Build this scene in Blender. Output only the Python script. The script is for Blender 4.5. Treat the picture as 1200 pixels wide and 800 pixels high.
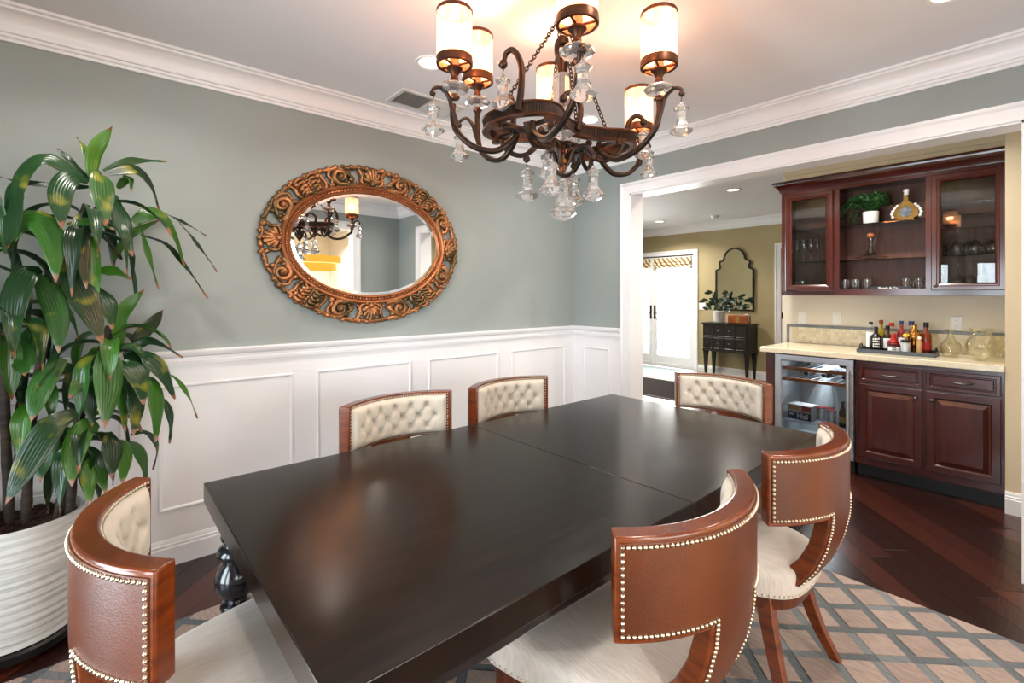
import bpy, bmesh, math, random
from math import sin, cos, pi, sqrt, radians, atan2, hypot
from mathutils import Vector, Matrix

S = bpy.context.scene
COL = S.collection
for _o in list(bpy.data.objects):
    bpy.data.objects.remove(_o)

# ---------------------------------------------------------------- camera
cam_d = bpy.data.cameras.new('camera')
cam_d.sensor_width = 36.0
cam_d.lens = 566.0 / 1200.0 * 36.0
cam_d.shift_y = -56.0 / 1200.0
cam_d.clip_start = 0.02
cam = bpy.data.objects.new('camera', cam_d)
COL.objects.link(cam)
cam.location = (0.0, 0.0, 1.42)
cam.rotation_euler = (radians(90), 0, radians(49.24 - 90))
S.camera = cam

# ---------------------------------------------------------------- world, daylight, exposure
def lin(c):
    return tuple(((x / 255.0) / 12.92 if x / 255.0 <= 0.04045 else ((x / 255.0 + 0.055) / 1.055) ** 2.4) for x in c)

W = bpy.data.worlds.new('world')
S.world = W
W.use_nodes = True
_nt = W.node_tree
_bg = _nt.nodes['Background']
_bg.inputs['Color'].default_value = (0.92, 0.96, 1.0, 1)
_bg.inputs['Strength'].default_value = 3.0
S.view_settings.view_transform = 'Standard'
S.view_settings.look = 'None'
S.view_settings.gamma = 1.0
S.view_settings.use_curve_mapping = False
S.view_settings.exposure = 0.3
S.cycles.use_denoising = True
S.cycles.max_bounces = 10
S.cycles.transparent_max_bounces = 16
S.cycles.caustics_reflective = False
S.cycles.caustics_refractive = False
S.cycles.sample_clamp_indirect = 6.0

def area_light(name, loc, rot, sx, sy, watts, color, disk=False, spread=180):
    d = bpy.data.lights.new(name, 'AREA')
    d.shape = 'DISK' if disk else 'RECTANGLE'
    d.size = sx
    if not disk:
        d.size_y = sy
    d.energy = watts
    d.color = color
    d.spread = radians(spread)
    o = bpy.data.objects.new(name, d)
    o.location = loc
    o.rotation_euler = rot
    COL.objects.link(o)
    return o

DAY = (0.80, 0.90, 1.0)
# daylight entering by the tall windows behind the camera (facing +x), the kitchen window and the french doors
area_light('daylight_back_a', (-1.69, 0.68, 0.99), (0, radians(-90), 0), 2.0, 0.80, 62, DAY)
area_light('daylight_back_b', (-1.69, 1.78, 0.99), (0, radians(-90), 0), 2.0, 0.84, 62, DAY)
area_light('daylight_kitchen', (0.6, -4.62, 1.5), (radians(90), 0, 0), 4.0, 1.9, 170, (1.0, 0.98, 0.96))
area_light('daylight_french', (8.62, 5.35, 1.15), (0, radians(90), 0), 1.9, 1.6, 150, (1.0, 0.97, 0.92))
area_light('side_fill_light', (6.2, 7.12, 1.5), (radians(-90), 0, 0), 2.3, 1.6, 95, (1.0, 0.95, 0.85))  # added fill through the unseen side window, lifts the far room ceiling

# ---------------------------------------------------------------- mesh helpers
class MB:
    def __init__(s):
        s.v = []; s.f = []; s.m = []
    def add(s, vs, fs, mi=0):
        b = len(s.v)
        s.v.extend([tuple(p) for p in vs])
        for q in fs:
            s.f.append([i + b for i in q]); s.m.append(mi)
        return s
    def box(s, x0, x1, y0, y1, z0, z1, mi=0):
        vs = [(x0,y0,z0),(x1,y0,z0),(x1,y1,z0),(x0,y1,z0),(x0,y0,z1),(x1,y0,z1),(x1,y1,z1),(x0,y1,z1)]
        return s.add(vs, [(0,3,2,1),(4,5,6,7),(0,1,5,4),(1,2,6,5),(2,3,7,6),(3,0,4,7)], mi)
    def lathe(s, prof, n=24, c=(0,0,0), mi=0, sx=1, sy=1, rot=0, cap=True):
        vs = []; fs = []
        k = len(prof)
        for (r, z) in prof:
            for i in range(n):
                a = rot + 2*pi*i/n
                vs.append((c[0]+r*cos(a)*sx, c[1]+r*sin(a)*sy, c[2]+z))
        for j in range(k-1):
            for i in range(n):
                i2 = (i+1) % n
                fs.append((j*n+i, j*n+i2, (j+1)*n+i2, (j+1)*n+i))
        if cap:
            if prof[0][0] > 1e-6: fs.append(tuple(range(n))[::-1])
            if prof[-1][0] > 1e-6: fs.append(tuple(range((k-1)*n, k*n)))
        return s.add(vs, fs, mi)
    def tube(s, pts, r, n=8, closed=False, mi=0, flat=1.0):
        P = [Vector(p) for p in pts]
        k = len(P)
        R = r if isinstance(r, (list, tuple)) else [r]*k
        T = []
        for i in range(k):
            if closed: t = P[(i+1) % k] - P[i-1]
            else: t = P[min(i+1, k-1)] - P[max(i-1, 0)]
            T.append(t.normalized() if t.length > 1e-9 else Vector((0,0,1)))
        a = Vector((0,0,1)) if abs(T[0].z) < 0.9 else Vector((1,0,0))
        nrm = (a - T[0]*a.dot(T[0])).normalized()
        vs = []; fs = []
        for i in range(k):
            nrm = (nrm - T[i]*nrm.dot(T[i]))
            nrm = nrm.normalized() if nrm.length > 1e-6 else Vector((1,0,0))
            b = T[i].cross(nrm)
            for j in range(n):
                an = 2*pi*j/n
                vs.append(P[i] + nrm*(cos(an)*R[i]) + b*(sin(an)*R[i]*flat))
        last = k if closed else k-1
        for i in range(last):
            i2 = (i+1) % k
            for j in range(n):
                j2 = (j+1) % n
                fs.append((i*n+j, i*n+j2, i2*n+j2, i2*n+j))
        if not closed:
            fs.append(tuple(range(n))[::-1]); fs.append(tuple(range((k-1)*n, k*n)))
        return s.add(vs, fs, mi)
    def sphere(s, c, r, nu=10, nv=6, mi=0):
        rx, ry, rz = r if isinstance(r, (tuple, list)) else (r, r, r)
        vs = [(c[0], c[1], c[2]-rz)]
        for j in range(1, nv):
            t = -pi/2 + pi*j/nv
            for i in range(nu):
                a = 2*pi*i/nu
                vs.append((c[0]+rx*cos(t)*cos(a), c[1]+ry*cos(t)*sin(a), c[2]+rz*sin(t)))
        vs.append((c[0], c[1], c[2]+rz))
        fs = []
        for i in range(nu):
            fs.append((0, 1+(i+1) % nu, 1+i))
        for j in range(nv-2):
            for i in range(nu):
                i2 = (i+1) % nu
                fs.append((1+j*nu+i, 1+j*nu+i2, 1+(j+1)*nu+i2, 1+(j+1)*nu+i))
        e = len(vs)-1; b = 1+(nv-2)*nu
        for i in range(nu):
            fs.append((b+i, b+(i+1) % nu, e))
        return s.add(vs, fs, mi)
    def prism(s, poly, h0, h1, T=None, mi=0):
        T = T or (lambda u, v, h: (u, v, h))
        n = len(poly)
        vs = [T(u, v, h0) for u, v in poly] + [T(u, v, h1) for u, v in poly]
        fs = [tuple(range(n))[::-1], tuple(range(n, 2*n))] + [(i, (i+1) % n, n+(i+1) % n, n+i) for i in range(n)]
        return s.add(vs, fs, mi)
    def rings(s, loops, close0=True, close1=True, mi=0, wrap=False):
        n = len(loops[0]); vs = [p for L in loops for p in L]; fs = []
        k = len(loops)
        for j in range(k if wrap else k-1):
            j2 = (j+1) % k
            for i in range(n):
                i2 = (i+1) % n
                fs.append((j*n+i, j*n+i2, j2*n+i2, j2*n+i))
        if not wrap:
            if close0: fs.append(tuple(range(n))[::-1])
            if close1: fs.append(tuple(range((k-1)*n, k*n)))
        return s.add(vs, fs, mi)
    def rect(s, T, u0, u1, v0, v1, prof, fill=True, mi=0, wrap=False):
        """mitred rectangular frame: prof = [(inset, height)...]; fill closes the last ring"""
        loops = []
        for (w, h) in prof:
            loops.append([T(u0+w, v0+w, h), T(u1-w, v0+w, h), T(u1-w, v1-w, h), T(u0+w, v1-w, h)])
        return s.rings(loops, close0=fill, close1=fill, mi=mi, wrap=wrap)
    def strip(s, prof, p0, p1, nrm, mi=0, m0=0, m1=0):
        """moulding: prof = [(distance from wall, z)], run from p0 to p1 (xy), nrm = inward normal; m0/m1 mitre factors"""
        d = Vector((p1[0]-p0[0], p1[1]-p0[1])).normalized()
        a = []; b = []
        for (q, z) in prof:
            a.append((p0[0]+nrm[0]*q+d.x*q*m0, p0[1]+nrm[1]*q+d.y*q*m0, z))
            b.append((p1[0]+nrm[0]*q-d.x*q*m1, p1[1]+nrm[1]*q-d.y*q*m1, z))
        n = len(prof)
        fs = [(i, (i+1) % n, n+(i+1) % n, n+i) for i in range(n)] + [tuple(range(n))[::-1], tuple(range(n, 2*n))]
        return s.add(a+b, fs, mi)
    def mesh(s, name, mats, smooth=None):
        me = bpy.data.meshes.new(name)
        me.from_pydata([tuple(p) for p in s.v], [], s.f)
        for m in (mats if isinstance(mats, (list, tuple)) else [mats]):
            me.materials.append(m)
        if any(s.m):
            me.polygons.foreach_set('material_index', s.m)
        bm = bmesh.new(); bm.from_mesh(me)
        bmesh.ops.recalc_face_normals(bm, faces=bm.faces)
        bm.to_mesh(me); bm.free()
        if smooth is not None:
            me.polygons.foreach_set('use_smooth', [True]*len(me.polygons))
            me.set_sharp_from_angle(angle=radians(smooth))
        me.update()
        return me
    def build(s, name, mats, parent=None, smooth=None, bevel=0, seg=2, loc=None):
        o = bpy.data.objects.new(name, s.mesh(name, mats, smooth))
        COL.objects.link(o)
        if parent is not None: o.parent = parent
        if loc is not None: o.location = loc
        if bevel:
            m = o.modifiers.new('bevel', 'BEVEL'); m.width = bevel; m.segments = seg
            m.limit_method = 'ANGLE'; m.angle_limit = radians(35)
        return o

def obj_from(name, me, parent=None, loc=None, rot=None, scale=None):
    o = bpy.data.objects.new(name, me)
    COL.objects.link(o)
    if parent is not None: o.parent = parent
    if loc is not None: o.location = loc
    if rot is not None: o.rotation_euler = rot
    if scale is not None: o.scale = scale
    return o

def tag(o, label=None, cat=None, group=None, kind=None):
    if label: o['label'] = label
    if cat: o['category'] = cat
    if group: o['group'] = group
    if kind: o['kind'] = kind
    return o

def thing(name, label, cat, loc=(0,0,0), rz=0, group=None):
    o = bpy.data.objects.new(name, None)
    o.empty_display_size = 0.05
    COL.objects.link(o)
    o.location = loc; o.rotation_euler = (0, 0, rz)
    return tag(o, label, cat, group)

def dup(root, loc=None, rz=None, label=None, group=None):
    kids = {}
    for o in bpy.data.objects:
        if o.parent: kids.setdefault(o.parent.name, []).append(o)
    def cp(o, par):
        c = o.copy(); COL.objects.link(c)
        if par is not None: c.parent = par
        for k in kids.get(o.name, []): cp(k, c)
        return c
    r = cp(root, None)
    if loc is not None: r.location = loc
    if rz is not None: r.rotation_euler = (0, 0, rz)
    if label: r['label'] = label
    if group: r['group'] = group
    return r

def spline(pts, n=8, closed=False):
    """Catmull-Rom through points of any dimension"""
    P = [Vector(p) for p in pts]; k = len(P); out = []
    rng = range(k) if closed else range(k-1)
    for i in rng:
        if closed: a, b, c, d = P[i-1], P[i], P[(i+1) % k], P[(i+2) % k]
        else: a, b, c, d = P[max(i-1,0)], P[i], P[i+1], P[min(i+2,k-1)]
        for j in range(n):
            t = j/n
            out.append(0.5*((2*b)+(c-a)*t+(2*a-5*b+4*c-d)*t*t+(3*b-a-3*c+d)*t**3))
    if not closed: out.append(P[-1].copy())
    return out

# ---------------------------------------------------------------- materials
def mat(name, col, rough=0.5, metal=0.0, col2=None, nscale=8.0, stretch=None, bump=0.0, bscale=None, coat=0.0,
        coat_rough=0.1, spec=0.5, trans=0.0, ior=1.45, emit=None, estr=0.0, sheen=0.0, rvar=0.0, lo=0.35, hi=0.65, detail=4.0):
    m = bpy.data.materials.new(name); m.use_nodes = True
    nt = m.node_tree; N = nt.nodes; L = nt.links
    p = N['Principled BSDF']
    p.inputs['Base Color'].default_value = (*lin(col), 1)
    p.inputs['Roughness'].default_value = rough
    p.inputs['Metallic'].default_value = metal
    p.inputs['Coat Weight'].default_value = coat
    p.inputs['Coat Roughness'].default_value = coat_rough
    p.inputs['Specular IOR Level'].default_value = spec
    p.inputs['Transmission Weight'].default_value = trans
    p.inputs['IOR'].default_value = ior
    p.inputs['Sheen Weight'].default_value = sheen
    if emit:
        p.inputs['Emission Color'].default_value = (*lin(emit), 1)
        p.inputs['Emission Strength'].default_value = estr
    if col2 or bump or rvar:
        tc = N.new('ShaderNodeTexCoord'); mp = N.new('ShaderNodeMapping')
        L.new(tc.outputs['Object'], mp.inputs['Vector'])
        if stretch: mp.inputs['Scale'].default_value = stretch
        ns = N.new('ShaderNodeTexNoise'); ns.inputs['Scale'].default_value = nscale; ns.inputs['Detail'].default_value = detail
        L.new(mp.outputs['Vector'], ns.inputs['Vector'])
        if col2:
            rp = N.new('ShaderNodeValToRGB')
            rp.color_ramp.elements[0].position = lo; rp.color_ramp.elements[1].position = hi
            rp.color_ramp.elements[0].color = (*lin(col), 1); rp.color_ramp.elements[1].color = (*lin(col2), 1)
            L.new(ns.outputs['Fac'], rp.inputs['Fac']); L.new(rp.outputs['Color'], p.inputs['Base Color'])
        if rvar:
            mr = N.new('ShaderNodeMapRange')
            mr.inputs['To Min'].default_value = rough-rvar; mr.inputs['To Max'].default_value = rough+rvar
            L.new(ns.outputs['Fac'], mr.inputs['Value']); L.new(mr.outputs['Result'], p.inputs['Roughness'])
        if bump:
            n2 = ns
            if bscale:
                n2 = N.new('ShaderNodeTexNoise'); n2.inputs['Scale'].default_value = bscale; n2.inputs['Detail'].default_value = 3
                L.new(mp.outputs['Vector'], n2.inputs['Vector'])
            bp = N.new('ShaderNodeBump'); bp.inputs['Strength'].default_value = bump; bp.inputs['Distance'].default_value = 0.01
            L.new(n2.outputs['Fac'], bp.inputs['Height']); L.new(bp.outputs['Normal'], p.inputs['Normal'])
    return m

def pane_mat(name, tint=(255,255,255), refl=1.0, rough=0.0, cap=1.0):
    """thin architectural glass: see-through with a mirror-like reflection that grows at grazing angles"""
    m = bpy.data.materials.new(name); m.use_nodes = True
    nt = m.node_tree; N = nt.nodes; L = nt.links
    N.remove(N['Principled BSDF'])
    out = N['Material Output']
    tr = N.new('ShaderNodeBsdfTransparent'); tr.inputs['Color'].default_value = (*lin(tint), 1)
    gl = N.new('ShaderNodeBsdfGlossy'); gl.inputs['Roughness'].default_value = rough
    fr = N.new('ShaderNodeFresnel'); fr.inputs['IOR'].default_value = 1.5
    mu = N.new('ShaderNodeMath'); mu.operation = 'MULTIPLY'; mu.inputs[1].default_value = 2.0*refl; mu.use_clamp = True
    mi_ = N.new('ShaderNodeMath'); mi_.operation = 'MINIMUM'; mi_.inputs[1].default_value = cap
    mx = N.new('ShaderNodeMixShader')
    L.new(fr.outputs['Fac'], mu.inputs[0]); L.new(mu.outputs[0], mi_.inputs[0]); L.new(mi_.outputs[0], mx.inputs['Fac'])
    L.new(tr.outputs[0], mx.inputs[1]); L.new(gl.outputs[0], mx.inputs[2]); L.new(mx.outputs[0], out.inputs['Surface'])
    return m

M = {}
M['wall'] = mat('paint_blue_grey', (150,158,155), 0.55, col2=(154,162,159), nscale=2.5, bump=0.03, bscale=220)
M['white'] = mat('paint_white_trim', (240,239,240), 0.32, col2=(242,241,242), nscale=3)
M['ceil'] = mat('paint_ceiling', (240,239,242), 0.8, col2=(242,241,243), nscale=2, bump=0.03, bscale=150)
M['tan'] = mat('paint_tan', (222,205,172), 0.6, col2=(226,209,176), nscale=2, bump=0.03, bscale=200)
M['barwall'] = mat('paint_cream', (224,217,200), 0.6, col2=(227,220,204), nscale=2, bump=0.03, bscale=200)
M['olive'] = mat('paint_olive', (168,152,112), 0.6, col2=(172,157,118), nscale=2, bump=0.03, bscale=200)
M['table'] = mat('espresso_lacquer', (22,15,12), 0.2, col2=(31,21,15), nscale=6, stretch=(1,8,1), spec=0.4, rvar=0.05)
M['tableleg'] = mat('black_lacquer', (16,16,20), 0.18, coat=0.5, col2=(22,22,26), nscale=9)
M['leather'] = mat('brown_leather', (95,43,12), 0.34, col2=(77,33,8), nscale=5, bump=0.10, bscale=260, spec=0.55, rvar=0.05, coat=0.1, coat_rough=0.4)
M['chairwood'] = mat('chestnut_wood', (120,55,19), 0.22, col2=(90,38,13), nscale=7, stretch=(1,1,6), coat=0.4, bump=0.02)
M['chairwood_dark'] = mat('dark_chair_leg_wood', (92,42,20), 0.26, col2=(64,28,14), nscale=7, stretch=(6,6,1), coat=0.3)
M['tuft'] = mat('cream_tufted_fabric', (212,203,188), 0.6, col2=(204,193,176), nscale=20, bump=0.08, bscale=300, sheen=0.3)
M['linen'] = mat('linen_weave', (200,190,180), 0.75, col2=(184,174,164), nscale=22, stretch=(14,1,1), bump=0.12, sheen=0.2)
M['brass'] = mat('antique_brass_nail', (200,184,160), 0.3, 1.0, col2=(216,204,184), nscale=60)
M['gold'] = mat('antique_copper_gilt', (178,120,78), 0.36, 0.7, col2=(108,86,56), nscale=9, lo=0.40, hi=0.60, bump=0.25, bscale=70)
M['gold_rail'] = mat('copper_gilt_rail', (180,116,76), 0.34, 0.7, col2=(156,98,62), nscale=14)
M['mirror'] = mat('mirror_silver', (236,240,240), 0.01, 1.0)
M['iron'] = mat('dark_bronze_iron', (48,38,34), 0.38, 0.75, col2=(66,48,38), nscale=12, bump=0.1, bscale=90)
M['iron_hi'] = mat('rubbed_bronze', (112,70,48), 0.36, 0.8, col2=(80,52,38), nscale=16, bump=0.1, bscale=60)
M['crystal'] = mat('cut_crystal', (250,248,245), 0.08, trans=0.82, ior=1.5)
M['crystal_frost'] = mat('pale_crystal', (252,246,240), 0.06, trans=0.88, ior=1.45)
M['cherry'] = mat('cherry_cabinet_wood', (76,26,18), 0.24, col2=(60,20,14), nscale=4, stretch=(7,7,1), lo=0.3, hi=0.7, detail=2, coat=0.45, coat_rough=0.12)
M['cherry_h'] = mat('cherry_cabinet_wood_cross', (76,26,18), 0.24, col2=(60,20,14), nscale=4, stretch=(7,1,7), lo=0.3, hi=0.7, detail=2, coat=0.45, coat_rough=0.12)
M['cherry_in'] = mat('cherry_interior', (112,70,52), 0.45, col2=(96,58,43), nscale=5, stretch=(7,7,1))
M['counter'] = mat('cream_stone_counter', (236,225,198), 0.10, col2=(222,209,178), nscale=60, coat=0.3, lo=0.4, hi=0.7)
M['steel'] = mat('brushed_steel', (200,203,210), 0.30, 0.85, col2=(210,213,220), nscale=30, stretch=(1,1,30))
M['grey_liner'] = mat('fridge_liner', (188,194,198), 0.4, col2=(180,186,190), nscale=6)
M['pull'] = mat('pewter_hardware', (112,108,104), 0.3, 1.0, col2=(88,84,80), nscale=50)
M['black'] = mat('black_paint', (16,15,15), 0.35, col2=(24,22,21), nscale=10)
M['consolewood'] = mat('black_brown_console', (26,21,19), 0.38, col2=(36,29,26), nscale=8, stretch=(1,6,1))
M['glass'] = pane_mat('window_glass', (250,252,252), 0.6)
M['cabglass'] = pane_mat('cabinet_glass', (244,244,242), 0.5)
M['shelfglass'] = pane_mat('shelf_glass', (214,228,222), 0.7)
M['clear'] = pane_mat('clear_glassware', (252,253,252), 0.8, 0.02, 0.30)
M['clear_y'] = pane_mat('olive_glassware', (251,250,243), 0.7, 0.02, 0.26)
M['plastic'] = mat('white_plastic', (238,238,236), 0.35, col2=(234,234,232), nscale=10)
M['slot'] = mat('dark_slot', (40,40,40), 0.6, col2=(48,48,48), nscale=10)
M['pot'] = mat('ribbed_white_ceramic', (212,211,206), 0.42, col2=(176,176,172), nscale=5, stretch=(1,1,22), lo=0.45, hi=0.72, bump=0.1)
M['soil'] = mat('bark_mulch', (70,42,26), 0.9, col2=(34,20,13), nscale=45, bump=0.9, bscale=60)
M['trunk'] = mat('cane_bark', (64,50,38), 0.8, col2=(36,30,24), nscale=14, stretch=(1,1,6), bump=0.4)
M['lens'] = mat('lit_lamp_lens', (255,246,232), 0.5, emit=(255,240,220), estr=7.0)
M['duct'] = mat('duct_grey', (120,120,122), .7, col2=(110,110,112), nscale=10)
M['vent'] = mat('vent_white_metal', (222,220,216), 0.45, col2=(216,214,210), nscale=10)
M['steelgrey'] = mat('grey_tile_trim', (128,134,138), 0.3, col2=(108,114,120), nscale=20)
# ================================================================ structure
XB, XW, XW2 = -1.45, 3.44, 3.61       # rear wall, opening wall (dining face, hall face)
YN, YW = -0.46, 3.09                 # kitchen-side wall, mirror wall
XF = 8.29; YF = 6.9                  # far room
HC = 2.68

def struct(o, label=None):
    o['kind'] = 'structure'
    if label: o['label'] = label
    return o

# ---- ceiling
struct(MB().box(-2.3, 8.5, -4.7, 7.05, HC, HC+0.12).build('ceiling', M['ceil']), 'pale grey-white painted flat ceiling')

# ---- walls
wl = MB().box(XB-0.2, XW2, YW, YW+0.15, 0, HC).build('wall_left', M['wall'])
struct(wl, 'blue-grey wall with white wainscot behind the mirror')
wo = MB()
OY0, OY1, OZ = 0.15, 2.455, 2.27
def two_sided(mb, y0, y1, z0, z1):
    x0, x1 = XW, XW2; xm = (x0+x1)/2
    mb.box(x0, xm, y0, y1, z0, z1, 0); mb.box(xm, x1, y0, y1, z0, z1, 1)
two_sided(wo, OY1, YF, 0, HC); two_sided(wo, YN-0.15, OY0, 0, HC); two_sided(wo, OY0, OY1, OZ, HC)
wr = wo.build('wall_right', [M['wall'], M['olive']])
struct(wr, 'blue-grey wall with the wide cased opening to the bar')

# near wall (kitchen side) with a wide cased opening
KX0, KX1, KZ = -0.9, 2.74, 2.33
wn = MB()
for (a, b, z0, z1) in ((XB-0.2, KX0, 0, HC), (KX1, XW+0.001, 0, HC), (KX0, KX1, KZ, HC)):
    wn.box(a, b, YN-0.08, YN, z0, z1, 0); wn.box(a, b, YN-0.16, YN-0.08, z0, z1, 1)
wnear = struct(wn.build('wall_near', [M['wall'], M['tan']]), 'blue-grey wall with cased opening to the kitchen')

# rear wall with two tall windows
wb = MB()
wins = [(0.28, 1.08), (1.36, 2.20)]
WZ0, WZ1 = 0.04, 1.97
ys = [YN-0.16, wins[0][0], wins[0][1], wins[1][0], wins[1][1], YW]
for i in range(5):
    if i in (1, 3):
        wb.box(XB-0.18, XB, ys[i], ys[i+1], 0, WZ0); wb.box(XB-0.18, XB, ys[i], ys[i+1], WZ1, HC)
    else:
        wb.box(XB-0.18, XB, ys[i], ys[i+1], 0, HC)
struct(wb.build('wall_back', M['wall']), 'blue-grey wall with two tall windows behind the camera')
TX = lambda x: (lambda u, v, h: (x+h, u, v))
for i, (a, b) in enumerate(wins):
    w = MB()
    w.rect(TX(XB), a-0.09, b+0.09, WZ0-0.035, WZ1+0.09, [(0, 0), (0, 0.02), (0.085, 0.02), (0.09, 0.0)], fill=False, wrap=True)
    w.rect(TX(XB-0.1), a, b, WZ0, WZ1, [(0, 0), (0, 0.04), (0.045, 0.04), (0.045, 0)], fill=False, wrap=True)
    wf = struct(w.build('window_%d' % (i+1), M['white'], bevel=0.003), 'tall white-framed window behind the camera')
    p = MB(); p.box(XB-0.085, XB-0.081, a+0.04, b-0.04, WZ0+0.04, WZ1-0.04)
    p.build('pane', M['glass'], wf)

# kitchen beyond the near wall
kb = MB()
kb.box(-2.3, -2.15, -4.6, YN-0.16, 0, HC); kb.box(XW+0.4, XW+0.55, -4.6, YN-0.16, 0, HC)
kb.box(-2.3, -1.5, -4.55, -4.4, 0, HC); kb.box(2.7, XW+0.55, -4.55, -4.4, 0, HC)
kb.box(-1.5, 2.7, -4.55, -4.4, 0, 0.5); kb.box(-1.5, 2.7, -4.55, -4.4, 2.5, HC)
kb.box(XW, XW+0.4, YN-0.16, YN-0.001, 0, HC)
struct(kb.build('wall_kitchen', mat('paint_kitchen_white', (240,234,220), .6, col2=(236,230,216), nscale=2)), 'cream kitchen walls around a wide window')
struct(MB().box(-2.3, XW+0.5, -4.55, YN-0.001, -0.06, 0.0).build('floor_kitchen', mat('pale_oak_floor', (206,178,140), 0.35, col2=(160,126,90), nscale=4, stretch=(8,1,1))), 'pale wooden kitchen floor')
kw = MB()
Ty = lambda y, s=1: (lambda u, v, h: (u, y+h*s, v))
kw.rect(Ty(-4.42), -1.5, 2.7, 0.5, 2.5, [(0, 0), (0, 0.04), (0.06, 0.04), (0.06, 0)], fill=False, wrap=True)
kw.box(-0.13, -0.07, -4.42, -4.38, 0.5, 2.5); kw.box(1.27, 1.33, -4.42, -4.38, 0.5, 2.5)
kwo = struct(kw.build('window_3', M['white']), 'wide white kitchen window with two mullions')
for a in (-1.44, -0.07, 1.33):
    MB().box(a, a+1.3, -4.41, -4.405, 0.56, 2.44).build('pane', M['glass'], kwo)

# far room and bar alcove
fb = MB()
fb.box(XF, XF+0.15, YN-0.15, 4.52, 0, HC); fb.box(XF, XF+0.15, 6.2, YF+0.15, 0, HC); fb.box(XF, XF+0.15, 4.52, 6.2, 2.13, HC)
struct(fb.build('wall_far', M['olive']), 'olive-tan wall with french doors beyond the bar')
ws = MB(); ws.box(XW2, 5.0, YF, YF+0.15, 0, HC); ws.box(7.4, XF, YF, YF+0.15, 0, HC); ws.box(5.0, 7.4, YF, YF+0.15, 0, .65); ws.box(5.0, 7.4, YF, YF+0.15, 2.35, HC)
struct(ws.build('wall_side', M['olive']), 'olive-tan side wall of the far room')
w4 = MB(); w4.rect(lambda u, v, h: (u, YF+.05-h, v), 5.0, 7.4, .65, 2.35, [(0, 0), (0, .06), (.06, .06), (.06, 0)], fill=False, wrap=True); w4.box(6.17, 6.23, YF, YF+.05, .65, 2.35)
w4o = struct(w4.build('window_4', M['white']), 'unseen white two-pane window added to brighten the far room')  # out-of-view window, added to bring more light into the far room
for a_ in (5.05, 6.23): MB().box(a_, a_+1.12, YF+.02, YF+.025, .7, 2.3).build('pane', M['glass'], w4o)
BX, BXW, BY0, BY1 = 4.475, 5.13, 0.285, 1.86     # alcove front, back wall, right side, left end
bw = MB()
bw.box(BXW, BXW+0.12, BY0-0.001, BY1, 0, HC)
struct(bw.build('wall_bar', M['barwall']), 'cream wall behind the drinks bar')
br = MB(); br.box(BX, BXW+0.12, YN-0.15, BY0, 0, HC)
struct(br.build('wall_bar_side', M['tan']), 'tan wall end beside the bar cabinets')
struct(MB().box(BXW+0.12, XF, YN-0.15, YN, 0, HC).build('wall_far_side', M['olive']), 'olive-tan end wall of the far room')
struct(MB().box(XW2, BX, YN-0.15, YN, 0, HC).build('wall_hall_end', M['tan']), 'tan wall at the hall end')

# bulkhead over the bar cabinet, with a small cornice
sf = MB(); sf.box(4.86, BXW, BY0, 1.735, 2.445, HC)
so = struct(sf.build('trim_1', M['tan']), 'tan bulkhead above the wall cabinet')
cp = [(0, 2.50), (0.012, 2.50), (0.02, 2.53), (0.05, 2.565), (0.055, 2.58), (0, 2.58)]
c1 = MB(); c1.strip(cp, (4.86, 1.735), (4.86, BY0), (-1, 0), m0=-1)
c1.strip(cp, (BXW, 1.735), (4.86, 1.735), (0, 1), m1=-1)
c1.build('cornice', M['tan'], so, smooth=30)

# ---- cornices (crown moulding)
def crown_profile(z=HC):
    pr = [(0, -.142), (.012, -.142), (.014, -.128), (.022, -.124), (.024, -.112), (.032, -.108)]
    for k in range(9):
        t = k/8; pr.append((.034+.050*(1-cos(t*pi/2)), -.104+.074*sin(t*pi/2)))
    pr += [(.090, -.026), (.090, -.016), (.104, -.012), (.106, 0), (0, 0)]
    return [(d, z+q) for d, q in pr]
CP = crown_profile()
n_trim = [1]
def trim(mb, label, smooth=30, m='white', bevel=0):
    n_trim[0] += 1
    return struct(mb.build('trim_%d' % n_trim[0], M[m], smooth=smooth, bevel=bevel), label)
trim(MB().strip(CP, (XB, YW), (XW, YW), (0, -1), m0=1, m1=1), 'white crown moulding along the mirror wall')
trim(MB().strip(CP, (XW, YW), (XW, YN), (-1, 0), m0=1, m1=1), 'white crown moulding above the cased opening')
trim(MB().strip(CP, (XW, YN), (XB, YN), (0, 1), m0=1, m1=1), 'white crown moulding above the kitchen opening')
trim(MB().strip(CP, (XB, YN), (XB, YW), (1, 0), m0=1, m1=1), 'white crown moulding above the rear windows')
trim(MB().strip(CP, (XF, YF), (XF, YN), (-1, 0)), 'white crown moulding on the far olive wall')

# ---- casing round the opening, jamb liner
def casing(T, u0, u1, v1, w, label, floor=0.0):
    mb = MB()
    prof = [(0, 0), (0, .022), (.018, .026), (.03, .018), (w-.03, .018), (w-.018, .014), (w, .012), (w, 0)]
    outer = []
    for (q, h) in prof:
        outer.append([T(u0-w+q, floor, h), T(u0-w+q, v1+w-q, h), T(u1+w-q, v1+w-q, h), T(u1+w-q, floor, h)])
    n = len(prof); vs = [p for L in outer for p in L]; fs = []
    for j in range(n):
        j2 = (j+1) % n
        for i in range(3): fs.append((j*4+i, j*4+i+1, j2*4+i+1, j2*4+i))
    fs.append([j*4 for j in range(n)]); fs.append([j*4+3 for j in range(n)])
    mb.add(vs, fs)
    return trim(mb, label)
casing(lambda u, v, h: (XW-h, u, v), OY0, OY1, OZ, 0.09, 'white casing round the wide opening to the bar')
casing(lambda u, v, h: (XW2+h, u, v), OY0, OY1, OZ, 0.09, 'white casing on the hall side of the opening')
casing(lambda u, v, h: (u, YN+h, v), KX0, KX1, KZ, 0.09, 'white casing round the kitchen opening')
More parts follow.
